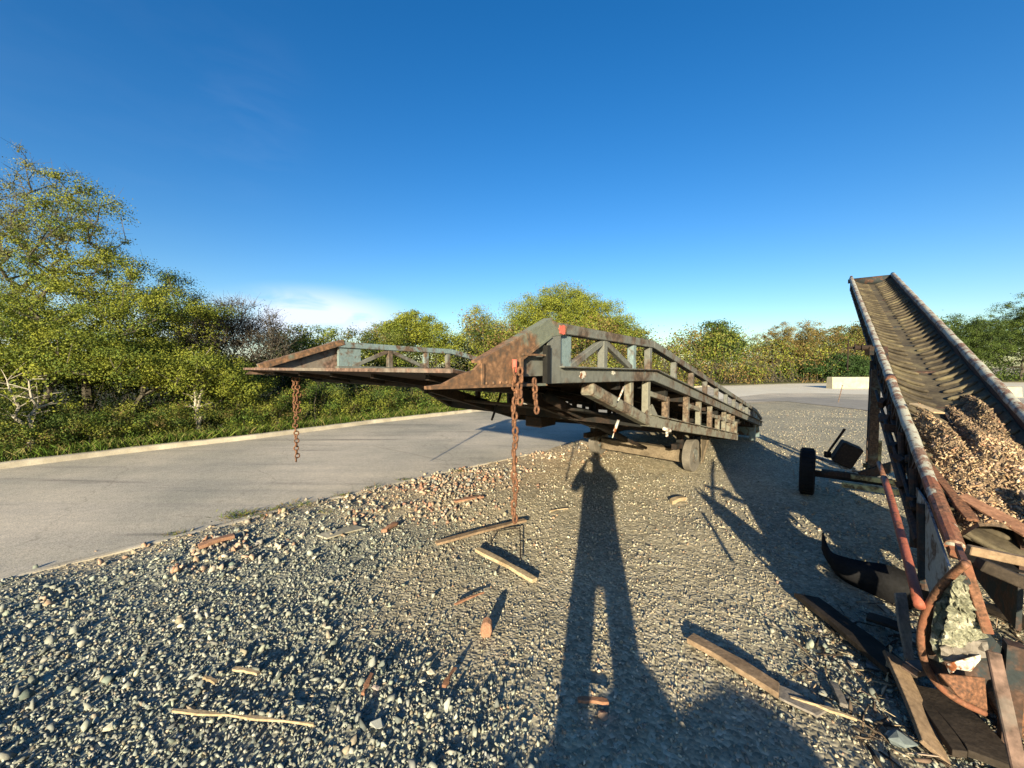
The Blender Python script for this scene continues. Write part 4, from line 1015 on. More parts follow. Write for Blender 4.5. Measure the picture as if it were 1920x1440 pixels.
# legs: posts from axle to rail
WL = G(1512, 925); WR = WL + CR * (CW + 1.28); axz = .30
for m_, nm in ((.59, 'l'), (1.16, 'r')):
    b_ = WL + CR * m_ + V(0, 0, axz); d0 = (b_ - CP).dot(CH); kk = d0 / CD.dot(CH); top = C(kk, 0 if nm == 'l' else CW, -.2)
    p = MB(); p.beam(b_ + CR * .0 - CH * .02, V(b_.x, b_.y, top.z), .085, .06, up=CH); p.build("leg", M['convgreen'], conv, bevel=.004)
    b2 = b_ + CH * .30; kk = (b2 - CP).dot(CH) / CD.dot(CH); t2 = C(kk, 0 if nm == 'l' else CW, -.2)
    p = MB(); p.beam(b2, V(b2.x, b2.y, t2.z), .06, .05, up=CH); p.build("leg", M['convdark'], conv, bevel=.004)
    b3 = b_ - CH * .1 + V(0, 0, .1); t3 = C(kk + .0, 0 if nm == 'l' else CW, -.25)
    p = MB(); p.beam(b_ + V(0, 0, .55), b2 + V(0, 0, .9), .035, .035); p.beam(b_ + V(0, 0, .62), b2 + V(0, 0, .62), .04, .05); p.build("brace", M['convdark'], conv)
    b4 = b_ + CH * .2 + CR * .08; kk4 = (b4 - CH * 1.35 - CP).dot(CH) / CD.dot(CH)
    p = MB(); p.beam(b4 + V(0, 0, 1.5), C(kk4, 0 if nm == 'l' else CW, -.32), .05, .06); p.build("stay", M['convdark'], conv)
    if nm == 'l':
        p = MB(); p.beam(b_ + V(.02, -.05, .2), b_ + V(.02, -.05, .45), .05, .02, up=CH); p.build("pale_plate", M['yellow'], conv)
        p = MB(); q = at(1608, 652, b_.y - .02)
        p.tube([q - CR * .02, q + CR * .12], .028, 12); p.tube([q - CR * .09, q + CR * .14], .012, 8); p.disc(q - CR * .02, CR, .012, .045, .01, 18); p.disc(q + CR * .04, CR, .012, .045, .01, 18)
        p.tube([q - CR * .08 + V(0, 0, .10), q - CR * .08 + V(0, 0, -.26)], .007, 6); p.box(q + CR * .1 + V(0, 0, -.04), .05, .06, .09)
        p.build("winch", M['ramp_dark'], conv)
# axle, beams, wheels
p = MB(); p.beam(WL + V(0, 0, axz - .03), WR + V(0, 0, axz - .03), .07, .07); p.build("axle", M['ramp_dark'], conv, bevel=.005)
p = MB(); p.beam(WL + CR * .40 - CH * .14 + V(0, 0, axz + .02), WL + CR * 1.6 - CH * .14 + V(0, 0, axz + .02), .06, .05); p.beam(WL + CR * .32 - CH * .22 + V(0, 0, axz - .07), WL + CR * 1.6 - CH * .22 + V(0, 0, axz - .07), .05, .06)
p.beam(WL + CR * .52 + CH * .1 + V(0, 0, axz + .12), WL + CR * 1.5 + CH * .1 + V(0, 0, axz + .12), .04, .05)
p.build("cross_beam", M['yellow'], conv, bevel=.004)
for c in (WL, WR):
    c = c + V(0, 0, .285); wh = MB(); wh.disc(c, CR, .17, .285, .155, 36, .10)
    for j in range(30):
        t_ = 2 * math.pi * j / 30; d_ = CH * math.cos(t_) + V(0, 0, math.sin(t_)); wh.beam(c + d_ * .283 - CR * .06, c + d_ * .283 + CR * .06, .02, .012, up=d_)
    wo_ = wh.build("wheel", M['rubber'], conv)
    rm = MB(); rm.disc(c, CR, .03, .175, .11, 28, .25); rm.build("rim", M['convgreen'], wo_)
# platform, engine box and lever left of the leg
q = WL + CR * .34 + V(0, 0, .42)
p = MB(); p.beam(q - CR * .16 + V(0, -.05, .0), q + CR * .24 + V(0, -.05, -.10), .05, .03); p.beam(q - CR * .16 + V(0, .2, .03), q + CR * .24 + V(0, .2, -.07), .05, .03); p.build("platform", M['panel'], conv)
Rb = Matrix.Rotation(-.62, 3, 'Z') @ Matrix.Rotation(.42, 3, 'Y')
p = MB(); p.box(q + CR * .06 + V(0, .06, .125), .20, .26, .26, Rb); eb = p.build("engine_box", M['ramp_dark'], conv, bevel=.012)
p = MB(); p.tube([q - CR * .15 + V(0, 0, .12), q - CR * .0 + V(0, 0, .43)], [.012, .014], 6); p.box(q - CR * .15 + V(0, 0, .1), .05, .05, .07); p.build("lever", M['ramp_dark'], conv)
p = MB(); p.beam(q + CR * .1 + V(0, -.08, -.10), q + CR * .62 + V(0, -.1, .22), .06, .10); p.tube([q + CR * .3 + V(0, -.1, .30), q + CR * .62 + V(0, -.1, .04)], .014, 6); p.beam(q - CR * .2 + V(0, 0, -.12), q + CR * .3 + V(0, 0, -.12), .09, .05); p.build("bracket", M['convdark'], conv)
# red tow bar from the axle toward the tail
ta = at(1648, 868, 2.75); tb = at(1724, 1136, 1.52)
p = MB(); n = 10
pts = [ta.lerp(tb, i / n) + V(0, 0, .03 * math.sin(math.pi * i / n)) for i in range(n + 1)]
p.tube(pts[2:], .0185, 12); tw = p.build("tow_bar", M['red'], conv, smooth=True)
p = MB(); p.tube(pts[:3], .0145, 10); p.build("tow_bar_sleeve", M['hoop'], tw, smooth=True)
M['flakegrey'] = rusty('flaking_grey_skin', (.30, .30, .24), .6, rust=(.12, .13, .09), dark=(.06, .065, .05), scale=14)
# tail hoop, strap, flaking guard
yh = 1.47
def poly3(pts2, y0, y1=None):
    n = len(pts2)
    if hasattr(y0, '__len__'): return [at(a, b, y0[i]) for i, (a, b) in enumerate(pts2)]
    return [at(a, b, y0 + ((y1 or y0) - y0) * i / (n - 1)) for i, (a, b) in enumerate(pts2)]
hp = poly3([(1812, 1056), (1785, 1078), (1755, 1112), (1733, 1155), (1726, 1200), (1735, 1245), (1760, 1285), (1800, 1315), (1845, 1336)], [1.36, 1.41, 1.48, 1.54, 1.56, 1.57, 1.57, 1.56, 1.55])
def smooth_pts(ps, n=5):
    out = []
    for i in range(len(ps) - 1):
        a, b, c, d = ps[max(i - 1, 0)], ps[i], ps[i + 1], ps[min(i + 2, len(ps) - 1)]
        for j in range(n):
            t = j / n; out.append(0.5 * ((2 * b) + (c - a) * t + (2 * a - 5 * b + 4 * c - d) * t * t + (3 * b - a - 3 * c + d) * t ** 3))
    return out + [ps[-1]]
p = MB(); p.tube(smooth_pts(hp), .0135, 10); hoop = p.build("tail_hoop", M['hoop'], conv, smooth=True)
p = MB(); hs_ = smooth_pts(poly3([(1800, 1078), (1772, 1115), (1756, 1160), (1750, 1205), (1760, 1245), (1790, 1275), (1830, 1300)], [1.39, 1.47, 1.54, 1.57, 1.58, 1.58, 1.58]))
for a, b in zip(hs_[:-1], hs_[1:]): p.beam(a, b, .03, .005, up=CH)
p.build("hoop_lining", M['flake'], hoop)
p = MB(); p.beam(at(1796, 1026, 1.80), at(1810, 1060, 1.62), .036, .02, up=CH); p.build('rail_shoe', M['hoop'], conv); p = MB(); p.beam(at(1808, 1050, 1.42), at(1853, 1188, 1.40), .030, .012, up=CH); p.build("strap", M['hoop'], conv, bevel=.003)
def slab(pts2, y0, y1, th, name, m, parent, warp=.004, sub=True):
    ps = poly3(pts2, y0, y1); n_ = (ps[1] - ps[0]).cross(ps[-1] - ps[0]).normalized()
    p = MB(); p.prism(ps, n_ * th); return p.build(name, m, parent, warp=warp, bevel=.003)
slab([(1808, 1072), (1782, 1095), (1752, 1130), (1736, 1170), (1732, 1205), (1742, 1245), (1768, 1285), (1800, 1312), (1845, 1332), (1900, 1340), (1900, 1240), (1856, 1190), (1840, 1120)], [1.39, 1.44, 1.52, 1.57, 1.59, 1.60, 1.60, 1.60, 1.60, 1.60, 1.56, 1.50, 1.45], 0, .012, 'drum_side', M['convdark'], conv)
def crumple(pts2, ys, name, m, parent, amp, cuts=4, seed=1):
    bm = bmesh.new(); vs = [bm.verts.new(q) for q in poly3(pts2, ys)]; f = bm.faces.new(vs)
    c = sum((v.co for v in vs), Vector()) / len(vs); bmesh.ops.poke(bm, faces=[f])
    bmesh.ops.subdivide_edges(bm, edges=bm.edges, cuts=cuts, use_grid_fill=True)
    r_ = random.Random(seed); org = Vector(parent.location)
    for v in bm.verts:
        if not v.is_boundary: v.co += V(r_.uniform(-.5, .5), r_.uniform(-1, .6), r_.uniform(-.5, .5)) * amp
        else: v.co += V(r_.uniform(-1, 1), 0, r_.uniform(-1, 1)) * amp * .3
        v.co -= org
    me = bpy.data.meshes.new(name); bm.to_mesh(me); bm.free(); o = link_mesh(name, me, m, parent)
    s_ = o.modifiers.new("thick", 'SOLIDIFY'); s_.thickness = .006; return o
crumple([(1788, 1088), (1812, 1094), (1820, 1130), (1836, 1168), (1848, 1192), (1800, 1212), (1764, 1206), (1774, 1165), (1780, 1120)], [1.39, 1.39, 1.42, 1.44, 1.46, 1.47, 1.47, 1.45, 1.42], "tail_guard", M['flake'], conv, .012, 7, 4)
crumple([(1752, 1130), (1776, 1118), (1772, 1165), (1760, 1210), (1790, 1230), (1760, 1240), (1744, 1200)], [1.49, 1.46, 1.48, 1.51, 1.52, 1.54, 1.53], "tail_skin", M['flakegrey'], conv, .012, 4, 6)
crumple([(1762, 1212), (1850, 1200), (1852, 1228), (1800, 1240), (1768, 1236)], [1.50, 1.44, 1.44, 1.48, 1.50], "tail_ledge", M['woodgrey'], conv, .012, 4, 7)
slab([(1776, 1245), (1838, 1225), (1842, 1240), (1820, 1262), (1795, 1252), (1782, 1262)], yh - .02, yh - .04, .012, "guard_edge", M['white'], conv, .006)
slab([(1762, 1262), (1842, 1268), (1846, 1332), (1800, 1310)], yh - .0, yh - .04, .015, "tail_plate", M['rust'], conv)
slab([(1846, 1296), (1905, 1240), (1960, 1260), (1960, 1460), (1900, 1400)], yh + .12, yh + .1, .02, "hopper_plate", M['rust'], conv)
slab([(1745, 1225), (1862, 1222), (1862, 1258), (1800, 1268), (1750, 1262)], yh + .12, yh + .1, .10, "tail_box", M['convdark'], conv, .01)
p = MB(); p.beam(at(1862, 1222, 1.12), at(1912, 1450, .98), .030, .02, up=CH); p.build("hopper_post", M['ramp_brown'], conv, bevel=.003)
p = MB(); p.beam(at(1835, 1056, 1.62), at(1975, 1116, 1.55), .05, .05); p.build("tail_beam", M['wooddark'], conv, bevel=.004)
p = MB(); p.beam(at(1815, 1030, 1.5), at(1965, 1062, 1.42), .03, .035); p.build("tail_lath", M['wood'], conv, bevel=.003)
p = MB()
for a in (.30, CW + .02):
    q0, q1 = C(K0 + .80, a, -.12), C(K0 + 2.5, a, -.12)
    p.prism([q0, q1, V(q1.x, q1.y, .20), V(q0.x, q0.y, .20)], CR * .02)
q0, q1 = C(K0 + 1.5, .28, -.2), C(K0 + 1.5, CW + .02, -.2); p.prism([q0, q1, V(q1.x, q1.y, .18), V(q0.x, q0.y, .18)], CH * .02)
p.build("shadow_fill_plate", M['convdark'], conv)  # plates added under the belt to fill out its shadow
# legs carrying the tail
for k_, a, u in ((.45, .08, -.3), (.02, .08, -.05), (.45, CW - .05, -.3), (.02, CW - .05, -.05)):
    q = C(K0 + k_, a, u); p = MB(); p.beam(V(q.x, q.y, 0), q, .05, .05, up=CH); p.build("tail_leg", M['convdark'], conv)

# bark and rotten timber heaped on the belt
rg = np.random.default_rng(91)
def belt_h(k, f):                          # height of the heap above the rail line
    L_ = (k - KT) / (K1 - KT); edge = np.clip((.235 - L_ + .035 * np.sin(f * 9 + 1) + .02 * np.sin(f * 23 + 2)) / .10, 0, 1)
    return -.17 + (.165 + .05 * np.sin(k * 5 + f * 4) * edge) * edge * (1 - (2 * f - 1) ** 4) + .0
nk, na = 90, 26; vs = []; fs = []
kk_ = np.linspace(KT - .02, KT + (K1 - KT) * .42, nk)
for k_ in kk_:
    for j in range(na):
        f = j / (na - 1); h = float(belt_h(k_, f)) + rg.normal(0, .008); vs.append(C(k_, .03 + (CW - .06) * f, max(h, -.19)))
for i in range(nk - 1):
    for j in range(na - 1): fs.append((i * na + j, i * na + j + 1, (i + 1) * na + j + 1, (i + 1) * na + j))
p = MB(); p.add(vs, fs); ho = p.build("litter_heap", wood("packed_litter", (.12, .085, .055), (.34, .24, .15), 14), None)
tag(ho, "packed rotten litter heaped on the lower half of the belt", kind="stuff")
CHIP = []
for pv, pf in hull_protos(14, 9, 9, (1, .42, .14)): CHIP.append((pv, pf))
n = 42000; k_ = KT + (K1 - KT) * .42 * rg.random(n) ** .9; f = .05 + .9 * rg.random(n)
h = belt_h(k_, f); keep = h > -.145
k_, f, h = k_[keep], f[keep], h[keep]; n = len(k_)
cp, cdv, crv, cuv = (np.array(v[:]) for v in (CP, CD, CR, CU))
pos = cp + k_[:, None] * cdv + (.03 + (CW - .06) * f)[:, None] * crv + (h + .01 * rg.random(n))[:, None] * cuv
tanpatch = (k_ < KT + 1.0) & (f < .8) | (np.abs(k_ - KT - 1.35) < .22) & (f < .28)
c1_ = palette(rg, n, [(.50, .355, .215), (.58, .44, .28), (.40, .275, .165), (.22, .155, .10), (.44, .26, .15)], [4, 3, 3, 2, 1.2]); c2_ = palette(rg, n, [(.21, .15, .095), (.29, .21, .135), (.12, .09, .065), (.40, .30, .19), (.28, .17, .105)], [4, 3, 4, 1.6, 1])
cl = np.where((tanpatch & (rg.random(n) < .8))[:, None], c1_, c2_)
n2 = 2600; k2 = KT + (K1 - KT) * .36 * rg.random(n2); f2 = .06 + .88 * rg.random(n2); h2 = belt_h(k2, f2); kp = h2 > -.13; k2, f2, h2 = k2[kp], f2[kp], h2[kp]; n2 = len(k2)
pos2 = cp + k2[:, None] * cdv + (.03 + (CW - .06) * f2)[:, None] * crv + (h2 - .002)[:, None] * cuv
v_, f_, c_ = scatter(PROTO, pos2, .006 + .018 * rg.random(n2) ** 2, np.where((k2 < KT + 1.0)[:, None], palette(rg, n2, [(.56, .42, .3), (.48, .35, .25), (.36, .25, .18)], [3, 3, 1]), palette(rg, n2, [(.27, .195, .125), (.18, .13, .09), (.36, .27, .17)], [3, 2, 1])), rg)
tag(link_mesh("soil_clods", np_mesh("soil_clods", v_, f_.ravel(), np.full(len(f_), 3), c_), M['litter']), "pale lumps of dry soil mixed into the belt load", kind="stuff")
v_, f_, c_ = scatter(CHIP, pos, .004 + .026 * rg.random(n) ** 4, cl, rg, .8)
tag(link_mesh("bark_litter", np_mesh("bark_litter", v_, f_.ravel(), np.full(len(f_), 3), c_), M['litter']), "bark chips, leaves and crumbs covering the belt heap", kind="stuff")
def plank(p0, p1, wd, th, m, name, label, cat, warp=.003, group=None, seg=5, up=(0, 0, 1), taper=1.0):
    """a board with slightly crooked edges and split ends"""
    p0, p1 = Vector(p0), Vector(p1); d = (p1 - p0); Ln = d.length; d.normalize(); x = d.cross(Vector(up)).normalized(); z = x.cross(d)
    r_ = random.Random(int(Ln * 9973)); vs = []; fs = []
    for i in range(seg + 1):
        u = i / seg; c = p0.lerp(p1, u) + z * math.sin(u * math.pi) * th * .3; w_ = wd * (1 + (taper - 1) * u) / 2
        e = r_.uniform(-1, 1) * warp * 2 if 0 < i < seg else 0
        sk = [r_.uniform(-.5, .5) * wd * .6 if i in (0, seg) else 0 for _ in range(2)]
        vs += [c - x * (w_ + e) - z * th / 2 + d * sk[0], c + x * (w_ + e) - z * th / 2 + d * sk[1], c + x * (w_ + e) + z * th / 2 + d * sk[1], c - x * (w_ + e) + z * th / 2 + d * sk[0]]
    for i in range(seg):
        a, b = i * 4, (i + 1) * 4
        fs += [(a + j, a + (j + 1) % 4, b + (j + 1) % 4, b + j) for j in range(4)]
    fs += [(3, 2, 1, 0), tuple(seg * 4 + j for j in range(4))]
    mb = MB(); mb.add(vs, fs); o = mb.build(name, m, None, bevel=.002)
    return tag(o, label, cat, group)
def on(px, py, up=.0):
    g = G(px, py); g.z = gz(g.x, g.y) + up; return g
GB = "boards and sticks lying on the gravel"
plank(on(817, 1024, .03), on(985, 982, .045), .055, .022, M['wood'], "board", "tan board pointing at the foot of the near chain", "board", group=GB)
plank(on(895, 1036, .04), on(1003, 1092, .03), .05, .028, M['woodpale'], "board", "pale short board just left of the shadow of the person", "board", group=GB)
plank(on(853, 1139, .03), on(908, 1117, .04), .014, .012, M['woodred'], "stick", "small pinkish stick lying above the upright brick fragment", "stick", group=GB)
plank(on(1296, 1207, .035), on(1458, 1303, .035), .075, .03, M['wood'], "board", "long tan board lying half inside the shadow at the lower middle right", "board", group=GB)
plank(on(1455, 1302, .03), on(1545, 1345, .02), .085, .012, M['woodgrey'], "board", "thin curled grey strip continuing from the long tan board", "board", group=GB)
plank(on(1480, 1316, .035), on(1606, 1360, .03), .012, .012, M['woodpale'], "lath", "bright thin lath at the edge of the curled grey strip", "lath", group=GB)
plank(on(325, 1355, .045), on(590, 1386, .045), .012, .010, M['woodpale'], "lath", "long thin pale lath across the loose stone at the lower left", "lath", group=GB)
plank(on(440, 1274, .04), on(487, 1287, .045), .022, .012, M['woodpale'], "stick", "short split stick above the long thin pale lath", "stick", group=GB)
plank(on(383, 1288, .04), on(407, 1302, .045), .02, .012, M['woodpale'], "stick", "tiny pale splinter left of the short split stick", "stick", group=GB)
plank(on(680, 1331, .05), on(699, 1292, .06), .02, .014, M['woodred'], "stick", "upright reddish splinter poking from the stones at lower centre", "stick", group=GB)
plank(on(833, 1306, .04), on(853, 1272, .05), .02, .014, M['woodred'], "stick", "reddish splinter below the upright brick fragment", "stick", group=GB)
plank(on(1140, 1328, .04), on(1085, 1325, .04), .02, .015, M['woodred'], "stick", "orange brown splinter in the lit gap between the shadow legs", "stick", group=GB)
plank(on(1030, 962, .02), on(1065, 957, .02), .02, .01, M['woodpale'], "stick", "little pale stick right of the near chain", "stick", group=GB)
plank(on(600, 1014, .012), on(672, 992, .012), .14, .012, M['block'], "slate", "flat grey slab in the gravel near the road edge", "slab")
plank(on(375, 1034, .03), on(437, 1016, .035), .07, .03, M['brick'], "brick_fragment", "long reddish brick fragment by the road edge at left", "brick")
plank(on(850, 945, .02), on(905, 935, .02), .06, .02, M['brick'], "brick_fragment", "flat reddish tile fragment left of the near chain", "brick")
plank(on(720, 1000, .02), on(745, 985, .025), .05, .03, M['brick'], "brick_fragment", "orange brick lump midway between chain and road edge", "brick")
plank(on(1258, 942, .02), on(1282, 936, .025), .07, .04, M['woodpale'], "block_fragment", "pale square lump alone on the gravel before the dark wedge", "stone")
# bent wire bracket by the boards
o = thing("bent_bracket", on(960, 1010), "thin rusty bent bracket standing behind the two short boards", "bracket")
p = MB(); p.tube([on(925, 1000, .03), on(975, 997, .05), on(976, 1052, .03)], .006, 6); p.build("rod", M['ramp_dark'], o)
p = MB(); p.beam(on(921, 1015, .0), on(921, 1015, .06), .02, .012); p.build("plate", M['ramp_dark'], o)
# upright brick fragment
c = on(912, 1190); o = thing("brick_fragment", c, "upright rounded reddish brick fragment left of the shadow's knee", "brick")
p = MB(); 
ring = [(-.028, .0), (-.032, .045), (-.02, .085), (.008, .095), (.03, .075), (.034, .03), (.022, -.015), (0, -.03)]
p.prism([c + V(a, -.01 * b / .09, b + .012) for a, b in ring], V(.004, .045, .01)); p.build("body", M['brick'], o, bevel=.006, warp=.002)
# bigger single stones
BS = hull_protos(6, 16, 77, (1, .8, .6))
for i, (px, py, r, cl_, lb) in enumerate(((708, 1372, .035, (.36, .37, .33), "pale bluish egg shaped stone at the bottom left of centre"), (808, 1268, .028, (.5, .47, .36), "cream stone beside two smaller ones under the brick fragment"),
        (792, 1283, .022, (.52, .5, .38), "small cream stone touching a larger cream one"), (705, 1302, .024, (.4, .33, .3), "pinkish round stone right of the upright splinter"), (1130, 1343, .03, (.3, .2, .14), "brown stone in the dark gap between the shadow feet"),
        (205, 1372, .03, (.5, .48, .36), "cream angular stone low at the left"), (1640, 1258, .05, (.12, .14, .15), "dark blue grey rock under the leaning grey board"), (1690, 1400, .06, (.16, .19, .19), "large bluish rock at the bottom right by the sloping board"),
        (1600, 1250, .03, (.5, .46, .36), "pale stone among the dark rocks lower right"), (1675, 1385, .03, (.55, .52, .42), "bright stone above the large bluish rock"))):
    v, f = BS[i % 6]; c = on(px, py, r * .4); me = bpy.data.meshes.new("rock"); me.from_pydata([tuple(Vector(q) * r + c) for q in v], [], [tuple(int(t) for t in q) for q in f])
    a_ = me.attributes.new("tint", 'FLOAT_COLOR', 'POINT'); a_.data.foreach_set("color", list((*cl_, 1.0)) * len(v))
    tag(link_mesh("rock", me, M['stone']), lb, "stone", "larger stones on the yard")

# ------------------------------------------------------------------ scrap round the conveyor tail
GS = "rotten boards round the conveyor tail"
plank(at(1688, 1112, 2.02), on(1712, 1292, .02), .065, .012, M['woodgrey'], "board", "grey plank standing upright against the left of the rusty hoop", "board", group=GS, up=(0, 1, 0), taper=.8)
plank(on(1672, 1275, .12), on(1752, 1425, .03), .085, .02, M['wood'], "board", "pointed brown board sloping down over the rocks, lowest of the pile", "board", group=GS, up=(.3, -.5, 1))
plank(on(1662, 1290, .02), on(1668, 1262, .14), .015, .015, M['woodpale'], "stick", "thin pale stake standing at the head of the pointed brown board", "stick", group=GS)
plank(on(1510, 1132, .05), on(1700, 1296, .06), .13, .03, M['wooddark'], "board", "long dark rotten plank running from the rubber sheet to the hoop", "board", group=GS)
plank(on(1620, 1175, .07), on(1700, 1205, .07), .09, .02, M['wooddark'], "board", "short black plank lying across the shaded ground", "board", group=GS)
plank(on(1760, 1330, .05), on(1880, 1470, .05), .16, .03, M['wooddark'], "board", "wide black board in the bottom right corner", "board", group=GS)
plank(on(1700, 1300, .05), on(1800, 1440, .05), .05, .03, M['wooddark'], "board", "narrow dark board right of the pointed brown board", "board", group=GS)
plank(on(1585, 1205, .03), on(1610, 1225, .05), .05, .02, M['woodpale'], "board", "small sunlit wood wedge under the long dark plank", "board", group=GS)
plank(on(1640, 1238, .05), on(1700, 1262, .05), .035, .015, M['woodpale'], "stick", "yellowish splinter catching the sun below the dark planks", "stick", group=GS)
plank(on(1560, 1290, .03), on(1582, 1335, .03), .03, .02, M['woodgrey'], "stick", "brown stick between the curled strip and the dark rocks", "stick", group=GS)
plank(on(1700, 1320, .16), on(1770, 1300, .12), .06, .03, M['ramp_brown'], "scrap_plate", "crumpled grey scrap plate below the hoop", "scrap", group=GS)
plank(on(1850, 1150, .05), on(1960, 1200, .05), .12, .03, M['wooddark'], "board", "dark board behind the rusty strap at the right edge", "board", group=GS)
plank(C(K0 + 1.0, .10, .01), C(K0 + .72, .30, .0), .10, .012, M['woodred'], "board", "curled orange board at the lower end of the belt litter", "board", group=GS, up=(0, 0, 1))
plank(C(K0 + 1.3, .02, .01), C(K0 + .75, .10, .02), .05, .014, M['rust'], "scrap_plate", "orange rusty strip along the left rail at the belt foot", "scrap", group=GS)
plank(C(K0 + 1.1, .36, .02), C(K0 + .65, .40, -.02), .045, .03, M['woodgrey'], "board", "grey split slat sticking out of the belt litter", "board", group=GS)
plank(C(K0 + 1.0, .50, .02), C(K0 + .55, .56, -.02), .06, .03, M['woodgrey'], "board", "second grey slat further right on the belt foot", "board", group=GS)
plank(C(K0 + 2.25, .06, .05), C(K0 + 2.05, .19, .06), .09, .012, M['woodpale'], "bark_piece", "bright orange tan slab of bark against the left rail", "bark", up=(0, -1, .6))
# splinters and crumbs of rotten wood round the boards
n = 900; g_ = [G(float(a), float(c)) for a, c in zip(rg.uniform(1500, 1960, n), rg.uniform(1130, 1440, n) ** 1.0)]
g_ = [g for g in g_ if (g.x - 1.45) > -.42 * (g.y - 1.5) * 0 and g.x > 1.15 + .12 * (g.y - 1.5)]; n = len(g_)
pos = np.array([(g.x, g.y, gz(g.x, g.y) + .02) for g in g_])
SPL = [(pv * np.array([1, .28, .35]), pf) for pv, pf in CHIP]
v_, f_, c_ = scatter(SPL, pos, .015 + .09 * rg.random(n) ** 2.2, palette(rg, n, [(.10, .075, .055), (.18, .13, .09), (.30, .23, .15), (.05, .04, .03), (.46, .37, .25)], [4, 3, 2, 3, 1]), rg, .25)
tag(link_mesh("wood_splinters", np_mesh("wood_splinters", v_, f_.ravel(), np.full(len(f_), 3), c_), M['litter']), "splinters and crumbs of rotten wood round the conveyor tail", kind="stuff")
# torn black rubber sheet
o = thing("rubber_sheet", on(1620, 1075), "torn black rubber sheet curling up from the shaded gravel", "rubber sheet")
top_ = [(1541, 998), (1553, 1030), (1580, 1043), (1620, 1052), (1660, 1058), (1702, 1072), (1740, 1085)]
mid_ = [(1540, 1030), (1552, 1054), (1580, 1072), (1620, 1076), (1660, 1090), (1700, 1104), (1742, 1112)]
bot_ = [(1556, 1060), (1568, 1080), (1594, 1098), (1625, 1112), (1660, 1128), (1690, 1140), (1730, 1150)]
p = MB(); rows = [[on(a, b + 32, .17 if i < 1 else .13) if False else at(a, b, on(*bot_[i]).y + .05) for i, (a, b) in enumerate(top_)],
                  [at(a, b, on(*bot_[i]).y + .0) for i, (a, b) in enumerate(mid_)], [on(a, b, .005) for a, b in bot_], [on(a, b - 18, .003) + V(0, .05, 0) for a, b in bot_]]
rows = [smooth_pts(r, 3) for r in rows]; nn = len(rows[0])
p.add([q for r in rows for q in r], [(i * nn + j, i * nn + j + 1, (i + 1) * nn + j + 1, (i + 1) * nn + j) for i in range(3) for j in range(nn - 1)])
so = p.build("flap", M['rubber'], o, smooth=True); m_ = so.modifiers.new("thick", 'SOLIDIFY'); m_.thickness = .012
p = MB(); p.prism([on(1640, 1100, .12), on(1700, 1118, .13), on(1700, 1150, .01), on(1645, 1120, .01)], V(.01, .015, 0)); p.build("backing", M['rubber'], o)

# ------------------------------------------------------------------ far objects
def conc_block(px0, px1, pyb, hpx, label):
    a, b = G(px0, pyb), G(px1, pyb); h = hpx / F * a.y; c = (a + b) / 2
    o = thing("concrete_barrier", c, label, "concrete block", "concrete blocks at the far edge of the yard"); p = MB(); L_ = (b - a).length; d = (b - a).normalized(); n_ = V(-d.y, d.x, 0)
    prof = [(-.0, 0), (.04, h * .9), (.08, h), (.5, h), (.54, h * .9), (.58, 0)]
    p.prism([a + n_ * o_ + V(0, 0, z) + d * L_ / 2 for o_, z in prof], d * L_); p.build("body", M['block'], o, bevel=.02)
conc_block(1561, 1640, 729, 22, "pale concrete barrier block behind the conveyor legs")
conc_block(1885, 1918, 745, 20, "small pale concrete block at the right edge beyond the belt")
# thin stake in the far yard
g = G(1571, 755); o = thing("steel_stake", g, "thin leaning steel stake stuck in the far gravel", "stake"); p = MB(); p.tube([g - V(0, 0, .05), g + V(.17, 0, .75)], .018, 6); p.box(g + V(.17, 0, .75), .05, .03, .04); p.build("rod", M['ramp_brown'], o)

# ------------------------------------------------------------------ the photographer, standing behind the phone
def skin_obj(name, verts, edges, m, parent, sub=2):
    me = bpy.data.meshes.new(name); me.from_pydata([tuple(v[0]) for v in verts], edges, [])
    o = link_mesh(name, me, m, parent); md = o.modifiers.new("skin", 'SKIN'); md.use_smooth_shade = True
    if not me.skin_vertices: return o
    for i, (v, r) in enumerate(verts):
        d = me.skin_vertices[0].data[i]; d.radius = (r, r) if not hasattr(r, '__len__') else r; d.use_root = (i == 0)
    o.modifiers.new("sub", 'SUBSURF').levels = sub; o.modifiers["sub"].render_levels = sub
    return o
PB = V(-.02, -.40, 0)
per = thing("person", PB, "person in a dark coat holding up a phone with both hands", "person")
Bv = []; Be = []
def jv(x, y, z, r, par=None):
    Bv.append((V(x, y, z), r)); 
    if par is not None: Be.append((par, len(Bv) - 1))
    return len(Bv) - 1
pel = jv(0, 0, .96, (.15, .11)); wa = jv(0, 0, 1.12, (.145, .105), pel); chs = jv(0, .0, 1.33, (.165, .115), wa); nk_ = jv(0, .01, 1.52, .055, chs)
hd0 = jv(0, .02, 1.60, (.07, .085), nk_); hd1 = jv(0, .03, 1.70, (.078, .098), hd0); hd2 = jv(0, .02, 1.785, (.055, .07), hd1)
jv(0, .128, 1.685, .014, hd1)
jv(.08, .02, 1.69, .014, hd1); jv(-.08, .02, 1.69, .014, hd1)
